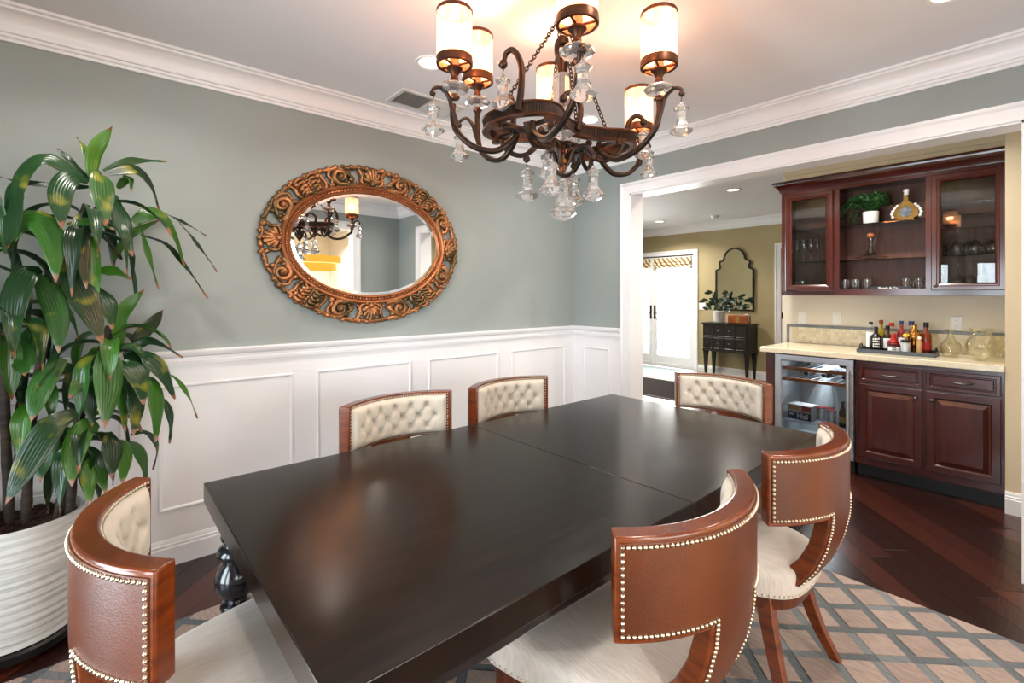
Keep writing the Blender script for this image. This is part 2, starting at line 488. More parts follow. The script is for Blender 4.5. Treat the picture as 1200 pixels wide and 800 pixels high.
j = MB(); j.box(XW-0.001, XW2+0.001, OY1-0.012, OY1+0.001, 0, OZ); j.box(XW-0.001, XW2+0.001, OY0-0.001, OY0+0.012, 0, OZ)
j.box(XW-0.001, XW2+0.001, OY0, OY1, OZ-0.012, OZ+0.001)
trim(j, 'white jamb lining the opening to the bar', None)
j = MB(); j.box(KX1-0.012, KX1+0.001, YN-0.161, YN+0.001, 0, KZ); j.box(KX0-0.001, KX0+0.012, YN-0.161, YN+0.001, 0, KZ)
j.box(KX0, KX1, YN-0.161, YN+0.001, KZ-0.012, KZ+0.001)
trim(j, 'white jamb lining the kitchen opening', None)

# ---- wainscot: backing sheet, chair rail, panel mouldings
CR = [(0, 1.045), (.016, 1.045), (.018, 1.062), (.012, 1.068), (.012, 1.082), (.026, 1.090), (.034, 1.104), (.034, 1.116), (.030, 1.121), (0, 1.121)]
CR = [(d+.008, z) if d > 0 else (0, z) for d, z in CR]
trim(MB().strip(CR, (XB, YW), (XW, YW), (0, -1), m0=1, m1=1), 'white chair rail along the mirror wall')
trim(MB().strip(CR, (XW, YW), (XW, OY1+0.09), (-1, 0), m0=1), 'white chair rail between the corner and the opening')
BB = [(0, 0), (.024, 0), (.024, .095), (.020, .10), (.020, .112), (.014, .118), (.014, .128), (.008, .14), (0, .14)]
def base(name, p0, p1, nrm, m0=0, m1=0, label=None):
    return struct(MB().strip(BB, p0, p1, nrm, m0=m0, m1=m1).build('baseboard_'+name, M['white'], smooth=30), label)
base('left', (XB, YW), (XW, YW), (0, -1), 1, 1, 'white baseboard along the mirror wall')
base('right', (XW, YW), (XW, OY1+.09), (-1, 0), 1, 0, 'white baseboard beside the opening')
base('far', (XF, 4.43), (XF, YN), (-1, 0), 0, 0, 'white baseboard on the far olive wall')
base('bar', (BX, BY0), (BX, YN), (-1, 0), 0, 0, 'white baseboard on the tan wall end')
base('near', (XW, YN), (KX1+.09, YN), (0, 1), 1, 0, 'white baseboard beside the kitchen opening')
MB().box(XB, XW, YW-0.008, YW, 0, 1.05).build('wainscot', M['white'], wl)
MB().box(XW-0.008, XW, OY1+0.09, YW-0.008, 0, 1.05).build('wainscot', M['white'], wr)
trim(MB().strip(CR, (XW, OY0-.09), (XW, YN), (-1, 0), m1=1), 'white chair rail between the opening and the kitchen wall')
trim(MB().strip(CR, (XW, YN), (KX1+.09, YN), (0, 1), m0=1), 'white chair rail beside the kitchen opening')
trim(MB().strip(CR, (XB, wins[1][1]+.09), (XB, YW), (1, 0), m1=1), 'white chair rail between rear window and mirror wall')
base('right_end', (XW, OY0-.09), (XW, YN), (-1, 0), 0, 1, 'white baseboard at the right end of the opening wall')
base('back', (XB, wins[1][1]+.09), (XB, YW), (1, 0), 0, 1, 'white baseboard beside the rear window')
MB().box(XW-0.008, XW, YN+.008, OY0-0.09, 0, 1.05).build('wainscot', M['white'], wr)
MB().box(KX1+.09, XW-.008, YN, YN+.008, 0, 1.05).build('wainscot', M['white'], wnear)
PM = [(0, 0), (0, .004), (.005, .009), (.011, .008), (.017, .003), (.019, 0)]
for k in range(-2, 4):
    x0 = 0.243+0.8015*k
    MB().rect(lambda u, v, h: (u, YW-.008-h, v), x0, x0+.662, .285, .942, PM, fill=False).build('panel_moulding', M['white'], wl, smooth=30)
MB().rect(lambda u, v, h: (XW-.008-h, u, v), 2.665, 2.965, .285, .935, PM, fill=False).build('panel_moulding', M['white'], wr, smooth=30)
MB().rect(lambda u, v, h: (XW-.008-h, u, v), -.36, -.04, .285, .935, PM, fill=False).build('panel_moulding', M['white'], wr, smooth=30)
MB().rect(lambda u, v, h: (u, YN+.008+h, v), 2.93, 3.34, .285, .935, PM, fill=False).build('panel_moulding', M['white'], wnear, smooth=30)

# ---- floor: a dark subfloor and hardwood boards laid on the diagonal
fl = MB(); fl.box(XB-.18, XF+.15, YN-.15, YF+.15, -.08, -.013)
floor = struct(fl.build('floor', mat('subfloor_dark', (24,13,10), 0.7, col2=(30,17,12), nscale=6)), 'dark red-brown hardwood floor laid on the diagonal')

def plank_mat():
    m = bpy.data.materials.new('dark_cherry_plank'); m.use_nodes = True
    nt = m.node_tree; N = nt.nodes; L = nt.links; p = N['Principled BSDF']
    tc = N.new('ShaderNodeTexCoord'); mp = N.new('ShaderNodeMapping'); mp.inputs['Rotation'].default_value = (0, 0, radians(-45))
    mp.inputs['Scale'].default_value = (1.2, 16, 1)
    L.new(tc.outputs['Object'], mp.inputs['Vector'])
    ns = N.new('ShaderNodeTexNoise'); ns.inputs['Scale'].default_value = 3; ns.inputs['Detail'].default_value = 6
    L.new(mp.outputs['Vector'], ns.inputs['Vector'])
    at = N.new('ShaderNodeAttribute'); at.attribute_name = 'tint'
    ad = N.new('ShaderNodeMath'); ad.operation = 'MULTIPLY_ADD'; ad.inputs[1].default_value = 0.35
    L.new(ns.outputs['Fac'], ad.inputs[0]); L.new(at.outputs['Fac'], ad.inputs[2])
    rp = N.new('ShaderNodeValToRGB'); cr = rp.color_ramp
    cr.elements[0].position = 0.12; cr.elements[0].color = (*lin((25,11,10)), 1)
    cr.elements[1].position = 0.95; cr.elements[1].color = (*lin((74,34,23)), 1)
    e = cr.elements.new(0.55); e.color = (*lin((42,19,15)), 1)
    L.new(ad.outputs[0], rp.inputs['Fac']); L.new(rp.outputs['Color'], p.inputs['Base Color'])
    p.inputs['Roughness'].default_value = 0.24
    bp = N.new('ShaderNodeBump'); bp.inputs['Strength'].default_value = 0.12; bp.inputs['Distance'].default_value = 0.004
    L.new(ns.outputs['Fac'], bp.inputs['Height']); L.new(bp.outputs['Normal'], p.inputs['Normal'])
    return m
M['plank'] = plank_mat()

def clip(poly, x0, x1, y0, y1):
    for ax, lim, sg in ((0, x0, 1), (0, x1, -1), (1, y0, 1), (1, y1, -1)):
        out = []
        for i in range(len(poly)):
            a, b = poly[i-1], poly[i]
            ia, ib = (a[ax]-lim)*sg >= 0, (b[ax]-lim)*sg >= 0
            if ia != ib:
                t = (lim-a[ax])/(b[ax]-a[ax]); out.append((a[0]+(b[0]-a[0])*t, a[1]+(b[1]-a[1])*t))
            if ib: out.append(b)
        poly = out
        if not poly: return []
    return poly
def add_plank(mb, poly):
    cx = sum(p[0] for p in poly)/len(poly); cy = sum(p[1] for p in poly)/len(poly)
    def ins(d):
        r = []
        for p in poly:
            l = max(hypot(p[0]-cx, p[1]-cy), 1e-4); r.append((p[0]-(p[0]-cx)/l*d, p[1]-(p[1]-cy)/l*d))
        return r
    n = len(poly); a = [(x, y, -.013) for x, y in poly]; b = [(x, y, -.0025) for x, y in poly]; c = [(x, y, 0) for x, y in ins(.003)]
    fs = []
    for k in (0, 1):
        for i in range(n): fs.append((k*n+i, k*n+(i+1) % n, (k+1)*n+(i+1) % n, (k+1)*n+i))
    fs.append(tuple(range(2*n, 3*n)))
    mb.add(a+b+c, fs)
    return n*2+1
rng = random.Random(7)
planks = []
PWD = 0.133; s2 = sqrt(.5)
for r in range(-60, 70):
    q = r*PWD                           # offset across: (x-y)/sqrt2
    t = -3.0 + rng.uniform(0, 1.2)
    while t < 11:
        ln = rng.choice((0.9, 1.2, 1.5, 1.8))
        c0, c1_, d0, d1_ = t, t+ln-.0015, q, q+PWD-.0015
        poly = [((c+d)*s2, (c-d)*s2) for c, d in ((c0, d0), (c1_, d0), (c1_, d1_), (c0, d1_))]
        cx = sum(p[0] for p in poly)/4; cy = sum(p[1] for p in poly)/4
        box_ = (XB, 4.8, YN-.15, YW+.05) if cx < XW else (2.2, XF, YN-.15, YF)
        if not (cx < XW-.1 and cy > YW+.6):
            pc = clip(poly, *box_)
            if len(pc) >= 3:
                ar = abs(sum(pc[i-1][0]*pc[i][1]-pc[i][0]*pc[i-1][1] for i in range(len(pc))))/2
                if ar > .004:
                    kx = sum(p[0] for p in pc)/len(pc); ky = sum(p[1] for p in pc)/len(pc)
                    dep = kx*.653+ky*.757; lat = kx*.757-ky*.653
                    under_rug = (-.15 < kx < 2.7 and .15 < ky < 2.4)
                    inview = dep > .3 and abs(lat) < dep*1.15
                    score = (ar/max(dep, .5)**2)*(1 if inview else .02)*(.02 if under_rug else 1)
                    planks.append((score, pc, rng.random()))
        t += ln
planks.sort(key=lambda a: -a[0])
def set_tint(me, vals):
    at = me.attributes.new('tint', 'FLOAT', 'FACE'); at.data.foreach_set('value', vals)
rest = MB(); rt = []
for i, (sc, pc, tn) in enumerate(planks):
    tn = tn*0.8-.04
    if i < 290:
        mb = MB(); n = add_plank(mb, pc); o = mb.build('plank', M['plank'], floor); set_tint(o.data, [tn]*n)
    else:
        n = add_plank(rest, pc); rt += [tn]*n
o = rest.build('plank_field', M['plank'], floor); o['kind'] = 'stuff'; set_tint(o.data, rt)

# ---- patchwork rug
def fibre(name, c1, c2, ang):
    m = mat(name, c1, 0.8, col2=c2, nscale=9, bump=0.25, bscale=60, sheen=0.35)
    mp = [n for n in m.node_tree.nodes if n.type == 'MAPPING'][0]
    mp.inputs['Rotation'].default_value = (0, 0, radians(ang)); mp.inputs['Scale'].default_value = (12, 2, 1)
    return m
rugA = fibre('rug_taupe_hide', (146,120,104), (120,97,84), 20)
rugB = fibre('rug_taupe_hide_cross', (156,132,116), (130,107,94), 110)
rugC = fibre('rug_slate_band', (66,72,76), (46,52,56), 45)
rugD = fibre('rug_pale_slate_band', (100,102,102), (80,84,86), 45)
RX0, RX1, RY0, RY1 = -0.30, 2.83, -0.05, 2.53
rug = MB(); rug.box(RX0, RX1, RY0, RY1, 0.0005, 0.008)
rug = tag(rug.build('rug', rugC), 'taupe and slate lattice patchwork rug under the dining table', 'rug')
SPC = 0.157; BW = 0.038
rng = random.Random(3)
def cell(name, c0, c1_, d0, d1_, m, z):
    poly = [((c+d)*s2, (c-d)*s2) for c, d in ((c0, d0), (c1_, d0), (c1_, d1_), (c0, d1_))]
    poly = [(x+1.3, y+1.2) for x, y in poly]
    pc = clip(poly, RX0+.004, RX1-.004, RY0+.004, RY1-.004)
    if len(pc) < 3: return
    ar = abs(sum(pc[i-1][0]*pc[i][1]-pc[i][0]*pc[i-1][1] for i in range(len(pc))))/2
    if ar < .0006: return
    n = len(pc); mb = MB(); mb.add([(x, y, .0075) for x, y in pc]+[(x, y, z) for x, y in pc], [tuple(range(n, 2*n))]+[(i, (i+1) % n, n+(i+1) % n, n+i) for i in range(n)])
    mb.build(name, m, rug)
hid = MB()
for i in range(-15, 16):
    for k in range(-15, 16):
        c = i*SPC+.044; d = k*SPC+.085
        x_ = 1.3+(c+d+SPC)*s2; y_ = 1.2+(c-d)*s2
        if .55 < x_ < 2.3 and 1.0 < y_ < 1.8:      # wholly under the table: joined
            q = BW/2; poly = [(1.3+(a+b)*s2, 1.2+(a-b)*s2) for a, b in ((c+q, d+q), (c+SPC-q, d+q), (c+SPC-q, d+SPC-q), (c+q, d+SPC-q))]
            hid.prism(poly, .0075, .0115); continue
        cell('patch', c+BW/2, c+SPC-BW/2, d+BW/2, d+SPC-BW/2, rugA if (i+k) % 2 else rugB, .0115)
        if rng.random() < .30: cell('band', c+BW/2, c+SPC-BW/2, d-BW/2+.001, d+BW/2-.001, rugD, .010)
        if rng.random() < .30: cell('band', c-BW/2+.001, c+BW/2-.001, d+BW/2, d+SPC-BW/2, rugD, .010)
o = hid.build('patch_field', rugA, rug); o['kind'] = 'stuff'

# ---- ceiling fittings
def downlight(x, y, label, group, watts=14, z=HC):
    t = thing('recessed_light', label, 'ceiling light', (x, y, z), 0, group)
    MB().lathe([(.062, -.001), (.085, -.001), (.088, -.004), (.083, -.009), (.066, -.006), (.062, -.001)], 28, cap=False).build('trim_ring', M['white'], t, smooth=40)
    MB().lathe([(.0, -.002), (.064, -.0022)], 28).build('lens', M['lens'], t)
    l = area_light('lamp', (0, 0, -.012), (0, 0, 0), .11, .11, watts, (1.0, .93, .84), disk=True, spread=140)
    l.parent = t
    return t
dl = [(1.384, 2.282, 'round recessed ceiling light behind the upper left of the chandelier', 'dining room recessed lights'),
      (2.703, 2.285, 'round recessed ceiling light low behind the middle of the chandelier', 'dining room recessed lights'),
      (1.384, .48, 'round recessed ceiling light above the camera, out of frame', 'dining room recessed lights'),
      (2.703, .33, 'round recessed ceiling light near the opening, out of frame', 'dining room recessed lights'),
      (.06, 2.282, 'round recessed ceiling light above the tall plant, out of frame', 'dining room recessed lights')]
for a in dl: downlight(*a, watts=6)
downlight(5.85, 2.685, 'round recessed ceiling light nearest the bar cabinet in the far room', 'far room recessed lights', 34)
downlight(7.45, 4.70, 'round recessed ceiling light over the french doors in the far room', 'far room recessed lights', 34)
downlight(4.1, 0.9, 'round recessed ceiling light in front of the bar, out of frame', 'far room recessed lights', 16)
downlight(4.1, 1.7, 'round recessed ceiling light in the hall, out of frame', 'far room recessed lights', 16)
sd = MB(); sd.lathe([(.0, -.045), (.045, -.045), (.06, -.03), (.065, 0)], 24)
o = sd.build('smoke_detector', M['plastic'], smooth=40, loc=(7.59, 3.78, HC)); tag(o, 'white round smoke detector on the far room ceiling', 'smoke detector')

vt = thing('ceiling_vent', 'white slatted air vent in the ceiling above the oval mirror', 'vent', (1.66, 2.80, HC))
hx, hy = .235, .125
MB().rect(lambda u, v, h: (u, v, -h), -hx, hx, -hy, hy, [(0, 0), (.004, .008), (.026, .008), (.03, .002)], fill=False).build('vent_frame', M['vent'], vt)
MB().box(-hx+.02, hx-.02, -hy+.02, hy-.02, -.003, -.001).build('duct', M['duct'], vt)
sl = MB(); sl.add([(0, -.0115, -.0015), (.0, .0, -.011), (0, .0015, -.011), (0, -.010, -.0015)], [])
for sx in (-1, 1):
    for k in range(12):
        y = -hy+.034+k*.0165
        x0, x1 = (.008, hx-.028) if sx > 0 else (-hx+.028, -.008)
        ang = .006 if sx > 0 else -.006
        mb = MB(); mb.add([(x0, y-ang, -.002), (x1, y-ang, -.002), (x1, y+ang, -.010), (x0, y+ang, -.010), (x0, y-ang+.003, -.002), (x1, y-ang+.003, -.002), (x1, y+ang+.003, -.010), (x0, y+ang+.003, -.010)],
                        [(0,1,2,3), (4,7,6,5), (0,4,5,1), (2,6,7,3), (1,5,6,2), (0,3,7,4)])
        mb.build('slat', M['vent'], vt)
MB().box(-.006, .006, -hy+.026, hy-.026, -.010, -.002).build('divider', M['vent'], vt)
# ================================================================ dining table
TX0, TX1, TY0, TY1, TZ = 0.285, 2.575, 0.782, 1.98, 0.76
tb = thing('dining_table', 'long espresso-black dining table with turned legs', 'table', ((TX0+TX1)/2, (TY0+TY1)/2, 0))
hx, hy = (TX1-TX0)/2, (TY1-TY0)/2
for (a, b) in ((-hx, -.0005), (.0005, hx)):
    MB().box(a, b, -hy, hy, TZ-.068, TZ).build('tabletop', M['table'], tb, smooth=30, bevel=.0025, seg=2)
ap = MB()
for (x0, x1, y0, y1) in ((-hx+.012, hx-.012, -hy+.012, -hy+.034), (-hx+.012, hx-.012, hy-.034, hy-.012), (-hx+.012, -hx+.034, -hy+.034, hy-.034), (hx-.034, hx-.012, -hy+.034, hy-.034)):
    MB().box(x0, x1, y0, y1, TZ-.098, TZ-.0685).build('apron', M['tableleg'], tb, bevel=.004)
LEG = [(.0, .012), (.030, .012), (.040, .03), (.044, .06), (.036, .085), (.026, .095), (.026, .105), (.034, .115), (.034, .128), (.026, .14),
       (.029, .18), (.036, .24), (.042, .285), (.043, .30), (.036, .315), (.036, .325), (.047, .335), (.05, .345), (.047, .355), (.034, .362), (.032, .372),
       (.050, .385), (.062, .41), (.066, .435), (.062, .46), (.050, .485), (.040, .497), (.040, .503), (.054, .512), (.060, .525), (.060, .535), (.052, .548), (.040, .555),
       (.038, .565), (.046, .575), (.049, .585), (.045, .597), (.038, .604), (.036, .615)]
for sx in (-1, 1):
    for sy in (-1, 1):
        mb = MB(); mb.lathe(LEG, 32, (sx*(hx-.085), sy*(hy-.085), 0))
        c = (sx*(hx-.085), sy*(hy-.085)); mb.box(c[0]-.048, c[0]+.048, c[1]-.048, c[1]+.048, .614, TZ-.07)
        mb.build('leg', M['tableleg'], tb, smooth=35)

# ================================================================ dining chairs
RO, RI, YC = .4346, .3846, .1546        # barrel back: outer/inner radius, centre
TH = math.asin(.305/RO)              # half angle of the wings
ZT, ZB = .90, .675                    # wing top and bottom
SPL = radians(14.0)                  # half angle of the splat
prof_y = [(.675, 0), (.63, .004), (.57, .018), (.51, .045), (.46, .082), (.42, .122), (.39, .165), (.372, .215)]
def backY(z):
    if z >= .675: return 0.0
    for (z1, y1), (z2, y2) in zip(prof_y, prof_y[1:]):
        if z2 <= z: return y1+(y2-y1)*(z1-z)/(z1-z2)
    return prof_y[-1][1]
def backP(th, z, r):
    k = 1.0 if z >= .675 else 1.0+.30*((.675-z)/.32)**2
    a = th*k
    # surface normal tilts as the splat sweeps forward: push thickness down a little as well
    dz = 0.0
    if z < .60:
        sl = min(1.0, (.60-z)/.2); dz = -(r-RI)*sl*.75
    return (r*sin(a), YC-r*cos(a)+backY(z), z+dz)
def shell(mb, ths, zs, inc, r0, r1):
    """solid T-shaped sheet between radii r0 and r1 over the included cells"""
    nt, nz = len(ths), len(zs); idx = {}
    def vid(i, k, s):
        if (i, k, s) not in idx:
            idx[(i, k, s)] = len(mb.v); mb.v.append(backP(ths[i], zs[k], (r0, r1)[s]))
        return idx[(i, k, s)]
    cells = {(i, k) for i in range(nt-1) for k in range(nz-1) if inc(.5*(ths[i]+ths[i+1]), .5*(zs[k]+zs[k+1]))}
    def F(q): mb.f.append(q); mb.m.append(0)
    for (i, k) in cells:
        for s in (0, 1):
            q = [vid(i, k, s), vid(i+1, k, s), vid(i+1, k+1, s), vid(i, k+1, s)]; F(q if s else q[::-1])
        for (di, dk, e) in ((-1, 0, ((i, k), (i, k+1))), (1, 0, ((i+1, k), (i+1, k+1))), (0, -1, ((i, k), (i+1, k))), (0, 1, ((i, k+1), (i+1, k+1)))):
            if (i+di, k+dk) not in cells:
                (a, b), (c, d) = e; F([vid(a, b, 0), vid(c, d, 0), vid(c, d, 1), vid(a, b, 1)])
def lsp(a, b, n): return [a+(b-a)*i/n for i in range(n+1)]
zlow = sorted(z for z, _ in prof_y)
def make_chair(label):
    t = thing('dining_chair', label, 'chair', group='dining chairs round the table')
    # wooden back: broad curved wings and a splat that sweeps forward under the seat
    mb = MB()
    ths = lsp(-TH, -SPL, 9)[:-1]+lsp(-SPL, SPL, 6)[:-1]+lsp(SPL, TH, 9)
    shell(mb, ths, zlow[:-1]+[.675, .75, .83, .90], lambda th, z: z > .675 or abs(th) < SPL, RI, RO)
    bf = mb.build('back_frame', M['chairwood'], t, smooth=45, bevel=.006, seg=3)
    # leather facing on the outside
    mb = MB(); e = radians(1.6); e2 = radians(1.2)
    ths = lsp(-TH+e, -SPL+e2, 9)[:-1]+lsp(-SPL+e2, SPL-e2, 6)[:-1]+lsp(SPL-e2, TH-e, 9)
    shell(mb, ths, zlow[1:-1]+[.687, .75, .83, .888], lambda th, z: z > .687 or abs(th) < SPL-e2, RO-.004, RO+.003)
    mb.build('leather_back', M['leather'], t, smooth=50, bevel=.002)
    # nail heads: along the T outline on the leather, and round the tufted pad
    path = []
    a0, b0 = TH-e-.012, SPL-e2-.012
    def seg(p, q, n): return [(p[0]+(q[0]-p[0])*i/n, p[1]+(q[1]-p[1])*i/n) for i in range(n)]
    zt, zb = .880, .694
    pts = seg((-a0, zt), (a0, zt), 54)+seg((a0, zt), (a0, zb), 13)+seg((a0, zb), (b0, zb), 19)+seg((b0, zb), (b0, .40), 28)
    pts += seg((-a0, zt), (-a0, zb), 13)+seg((-a0, zb), (-b0, zb), 19)+seg((-b0, zb), (-b0, .40), 28)
    mb = MB()
    for (th, z) in pts: mb.sphere(backP(th, z, RO+.0035), .0052, 6, 4)
    o = mb.build('nailhead_trim', M['brass'], t, smooth=80); o['kind'] = 'stuff'; o['label'] = 'row of brass nail heads'
    # tufted inner pad
    th1 = TH-radians(3.2); z0, z1 = .692, .884
    nb = 6; buttons = []
    for row, zz in enumerate((.735, .788, .841)):
        n = nb if row == 1 else nb-1
        for i in range(n):
            u = (i-(n-1)/2)/nb*2*.98
            buttons.append((u*th1*.97, zz))
    def dist(th, z, b): return hypot((th-b[0])*RI, z-b[1])
    diag = []
    for p in buttons:
        for q in buttons:
            if q[1] > p[1]+.01 and q[1]-p[1] < .06 and abs(q[0]-p[0])*RI < .07: diag.append((p, q))
    def padH(th, z):
        u = abs(th)/th1; w = abs(z-.788)/.096
        h = .034*(1-u**10)**.5*(1-w**6)**.5 if u < 1 and w < 1 else 0
        d = min(dist(th, z, b) for b in buttons)
        h -= .026*math.exp(-(d/.015)**2)
        for p, q in diag:
            ax, az = (q[0]-p[0])*RI, q[1]-p[1]; bx, bz = (th-p[0])*RI, z-p[1]
            tt = max(0, min(1, (ax*bx+az*bz)/(ax*ax+az*az))); dd = hypot(bx-ax*tt, bz-az*tt)
            h -= .010*math.exp(-(dd/.0065)**2)
        return max(h, -.0005)
    nu, nv = 84, 26; vs = []; fs = []
    for k in range(nv+1):
        for i in range(nu+1):
            th = -th1+2*th1*i/nu; z = z0+(z1-z0)*k/nv
            vs.append(backP(th, z, RI-.0005-padH(th, z)))
    for k in range(nv):
        for i in range(nu): q = k*(nu+1)+i; fs.append((q, q+1, q+nu+2, q+nu+1))
    n0 = len(vs)
    border = [k*(nu+1) for k in range(nv+1)]
    mb = MB(); mb.add(vs, fs)
    pad = mb.build('tufted_pad', M['tuft'], t, smooth=70)
    bt = MB().sphere((0, 0, 0), .006, 8, 5).mesh('button', M['tuft'], 80)
    for b in buttons:
        obj_from('button', bt, pad, backP(b[0], b[1], RI-.0105))
    mb = MB()
    a1 = th1+.016
    for (th, z) in seg((-a1, .8895), (a1, .8895), 52)+seg((-a1, .6865), (a1, .6865), 52)+seg((-a1, .6865), (-a1, .8895), 14)+seg((a1, .6865), (a1, .8895), 14):
        mb.sphere(backP(th, z, RI-.001), .0045, 6, 4)
    o = mb.build('nailhead_border', M['brass'], t, smooth=80); o['kind'] = 'stuff'
    # seat: D-shaped upholstered box with a crowned top
    half = [(-.185, .0), (-.183, .06), (-.172, .115), (-.14, .165), (-.08, .205), (0, .232), (.1, .258), (.2, .28), (.27, .292), (.298, .285), (.307, .26), (.312, .15), (.314, .0)]
    hp = spline([(y, x) for y, x in half], 4)
    out = [(p[1], p[0]) for p in hp]+[(-p[1], p[0]) for p in hp[::-1][1:-1]]
    cy = .08
    def ring(sc, z): return [(x*sc, cy+(y-cy)*sc, z) for x, y in out]
    mb = MB()
    mb.rings([ring(.96, .378), ring(1, .382), ring(1.0, .442), ring(.992, .456), ring(.97, .466), ring(.9, .474), ring(.7, .482), ring(.4, .486), ring(.1, .487)])
    st = mb.build('seat', M['linen'], t, smooth=60)
    mb = MB()
    L = len(out); acc = 0
    dense = []
    for i in range(L):
        a, b = out[i], out[(i+1) % L]; n = max(1, int(hypot(b[0]-a[0], b[1]-a[1])/.0125))
        for k in range(n): dense.append((a[0]+(b[0]-a[0])*k/n, a[1]+(b[1]-a[1])*k/n))
    for (x, y) in dense: mb.sphere((x*1.002, cy+(y-cy)*1.002, .390), .0042, 6, 4)
    o = mb.build('nailhead_seat_trim', M['brass'], t, smooth=80); o['kind'] = 'stuff'
    mb = MB(); mb.rings([ring(.93, .335), ring(.94, .379)]); mb.build('seat_rail', M['chairwood_dark'], t, smooth=40)
    # legs: tapered front legs, sabre rear legs
    for s in (-1, 1):
        mb = MB(); x = s*.245; y = .262
        mb.rings([[(x-w, y-w, z), (x+w, y-w, z), (x+w, y+w, z), (x-w, y+w, z)] for w, z in ((.014, 0.002), (.024, .33), (.026, .36))])
        mb.build('leg', M['chairwood_dark'], t, bevel=.003)
        path = spline([(s*.150, -.085, .375), (s*.165, -.105, .28), (s*.19, -.145, .14), (s*.225, -.195, .016)], 5)
        mb = MB(); lo = []
        for k, p in enumerate(path):
            w = .030-.014*k/(len(path)-1); d = .026-.008*k/(len(path)-1)
            lo.append([(p[0]-w*.8, p[1]-d, p[2]), (p[0]+w*.8, p[1]-d, p[2]), (p[0]+w*.8, p[1]+d, p[2]), (p[0]-w*.8, p[1]+d, p[2])])
        mb.rings(lo); mb.build('leg', M['chairwood'], t, smooth=40, bevel=.003)
    return t
RUGZ = .0115
ch = make_chair('chestnut leather barrel-back dining chair closest to the camera, right of centre')
ch.location = (1.125, .78, RUGZ)
spots = [((1.905, .78), 0, 'chestnut leather barrel-back dining chair at the table corner nearest the wine fridge'),
         ((.238, 1.40), -90, 'leather barrel-back dining chair at the table end beside the potted plant'),
         ((1.13, 1.995), 180, 'tufted dining chair across the table, directly below the oval mirror'),
         ((1.836, 1.985), 180, 'tufted dining chair across the table, nearer the room corner'),
         ((2.72, 1.40), 90, 'tufted dining chair at the far table end, backing on the opening')]
for (xy, rz, lb) in spots:
    o = dup(ch, (xy[0], xy[1], RUGZ), radians(rz), lb)
# ================================================================ chandelier
CX, CY = 1.45, 1.365
ch_l = thing('chandelier', 'dark bronze six-light chandelier hung with crystal drops over the dining table', 'chandelier', (CX, CY, 0))
ZR = 2.07
def arch3(o, u, prof):      # profile in the vertical plane through o along unit direction u
    return [(o[0]+u[0]*d, o[1]+u[1]*d, z) for d, z in prof]
def unit(x, y):
    l = hypot(x, y); return (x/l, y/l)
# dog-bone shaped ring band
rp = [(.40, 0), (.385, .09), (.32, .165), (.24, .175), (.13, .115), (0, .085), (-.13, .115), (-.24, .175), (-.32, .165), (-.385, .09),
      (-.40, 0), (-.385, -.09), (-.32, -.165), (-.24, -.175), (-.13, -.115), (0, -.085), (.13, -.115), (.24, -.175), (.32, -.165), (.385, -.09)]
rp = [(x*.84, y*.92) for x, y in rp]
ring = [(p[0], p[1]) for p in spline([(a, b, 0) for a, b in rp], 5, closed=True)]
def offset(poly, d):
    out = []; n = len(poly)
    for i in range(n):
        t = unit(poly[(i+1) % n][0]-poly[i-1][0], poly[(i+1) % n][1]-poly[i-1][1])
        out.append((poly[i][0]+t[1]*d, poly[i][1]-t[0]*d))
    return out
def band(prof, m, name, smooth=35):
    loops = []
    for d, z in prof: loops.append([(x, y, z) for x, y in offset(ring, d)])
    mb = MB(); mb.rings(loops, wrap=True); return mb.build(name, m, ch_l, smooth=smooth)
band([(-.008, ZR-.018), (.010, ZR-.018), (.010, ZR+.018), (-.008, ZR+.018)], M['iron'], 'ring_band')
for s, nm in ((-1, 'lower_rim'), (1, 'upper_rim')):
    z = ZR+s*.021
    band([(-.012, z-.005), (.014, z-.005), (.018, z), (.014, z+.005), (-.012, z+.005)], M['iron_hi'], 'ring_rim')
# ribbing on the band
mb = MB(); fine = offset(ring, .0105)
for i in range(len(fine)):
    a, b = fine[i], fine[(i+1) % len(fine)]
    for k in range(3):
        t = k/3; x, y = a[0]+(b[0]-a[0])*t, a[1]+(b[1]-a[1])*t
        mb.tube([(x, y, ZR-.017), (x, y, ZR+.017)], .0028, 5)
o = mb.build('ring_ribbing', M['iron'], ch_l, smooth=60); o['kind'] = 'stuff'
# cross bars and central stem
for x in (-.20, .20):
    MB().box(x-.012, x+.012, -.15, .15, ZR-.02, ZR-.008).build('cross_bar', M['iron'], ch_l, bevel=.003)
MB().box(-.33, .33, -.016, .016, ZR-.034, ZR-.020).build('cross_bar', M['iron'], ch_l, bevel=.004)
for (x, y) in ((-.12, 0), (.12, 0), (0, 0), (-.27, 0), (.27, 0)):
    mb = MB(); w = .052
    mb.prism([(x-w, y), (x-w*.4, y-.024), (x+w*.4, y-.024), (x+w, y), (x+w*.4, y+.024), (x-w*.4, y+.024)], ZR-.042, ZR-.035)
    mb.sphere((x, y, ZR-.043), .006, 8, 5); mb.build('diamond_plate', M['iron'], ch_l, smooth=40)
MB().lathe([(.0, 1.915), (.012, 1.92), (.018, 1.935), (.012, 1.95), (.012, 1.985), (.02, 1.995), (.014, 2.01), (.016, 2.10), (.026, 2.11), (.026, 2.125), (.018, 2.13)], 16).build('stem', M['iron_hi'], ch_l, smooth=40)
MB().lathe([(.012, 2.13), (.034, 2.135), (.04, 2.15), (.040, 2.30), (.034, 2.315), (.012, 2.32)], 10).build('crystal_column', M['crystal'], ch_l)
MB().lathe([(.008, 2.10), (.008, 2.42)], 10).build('rod', M['iron_hi'], ch_l)
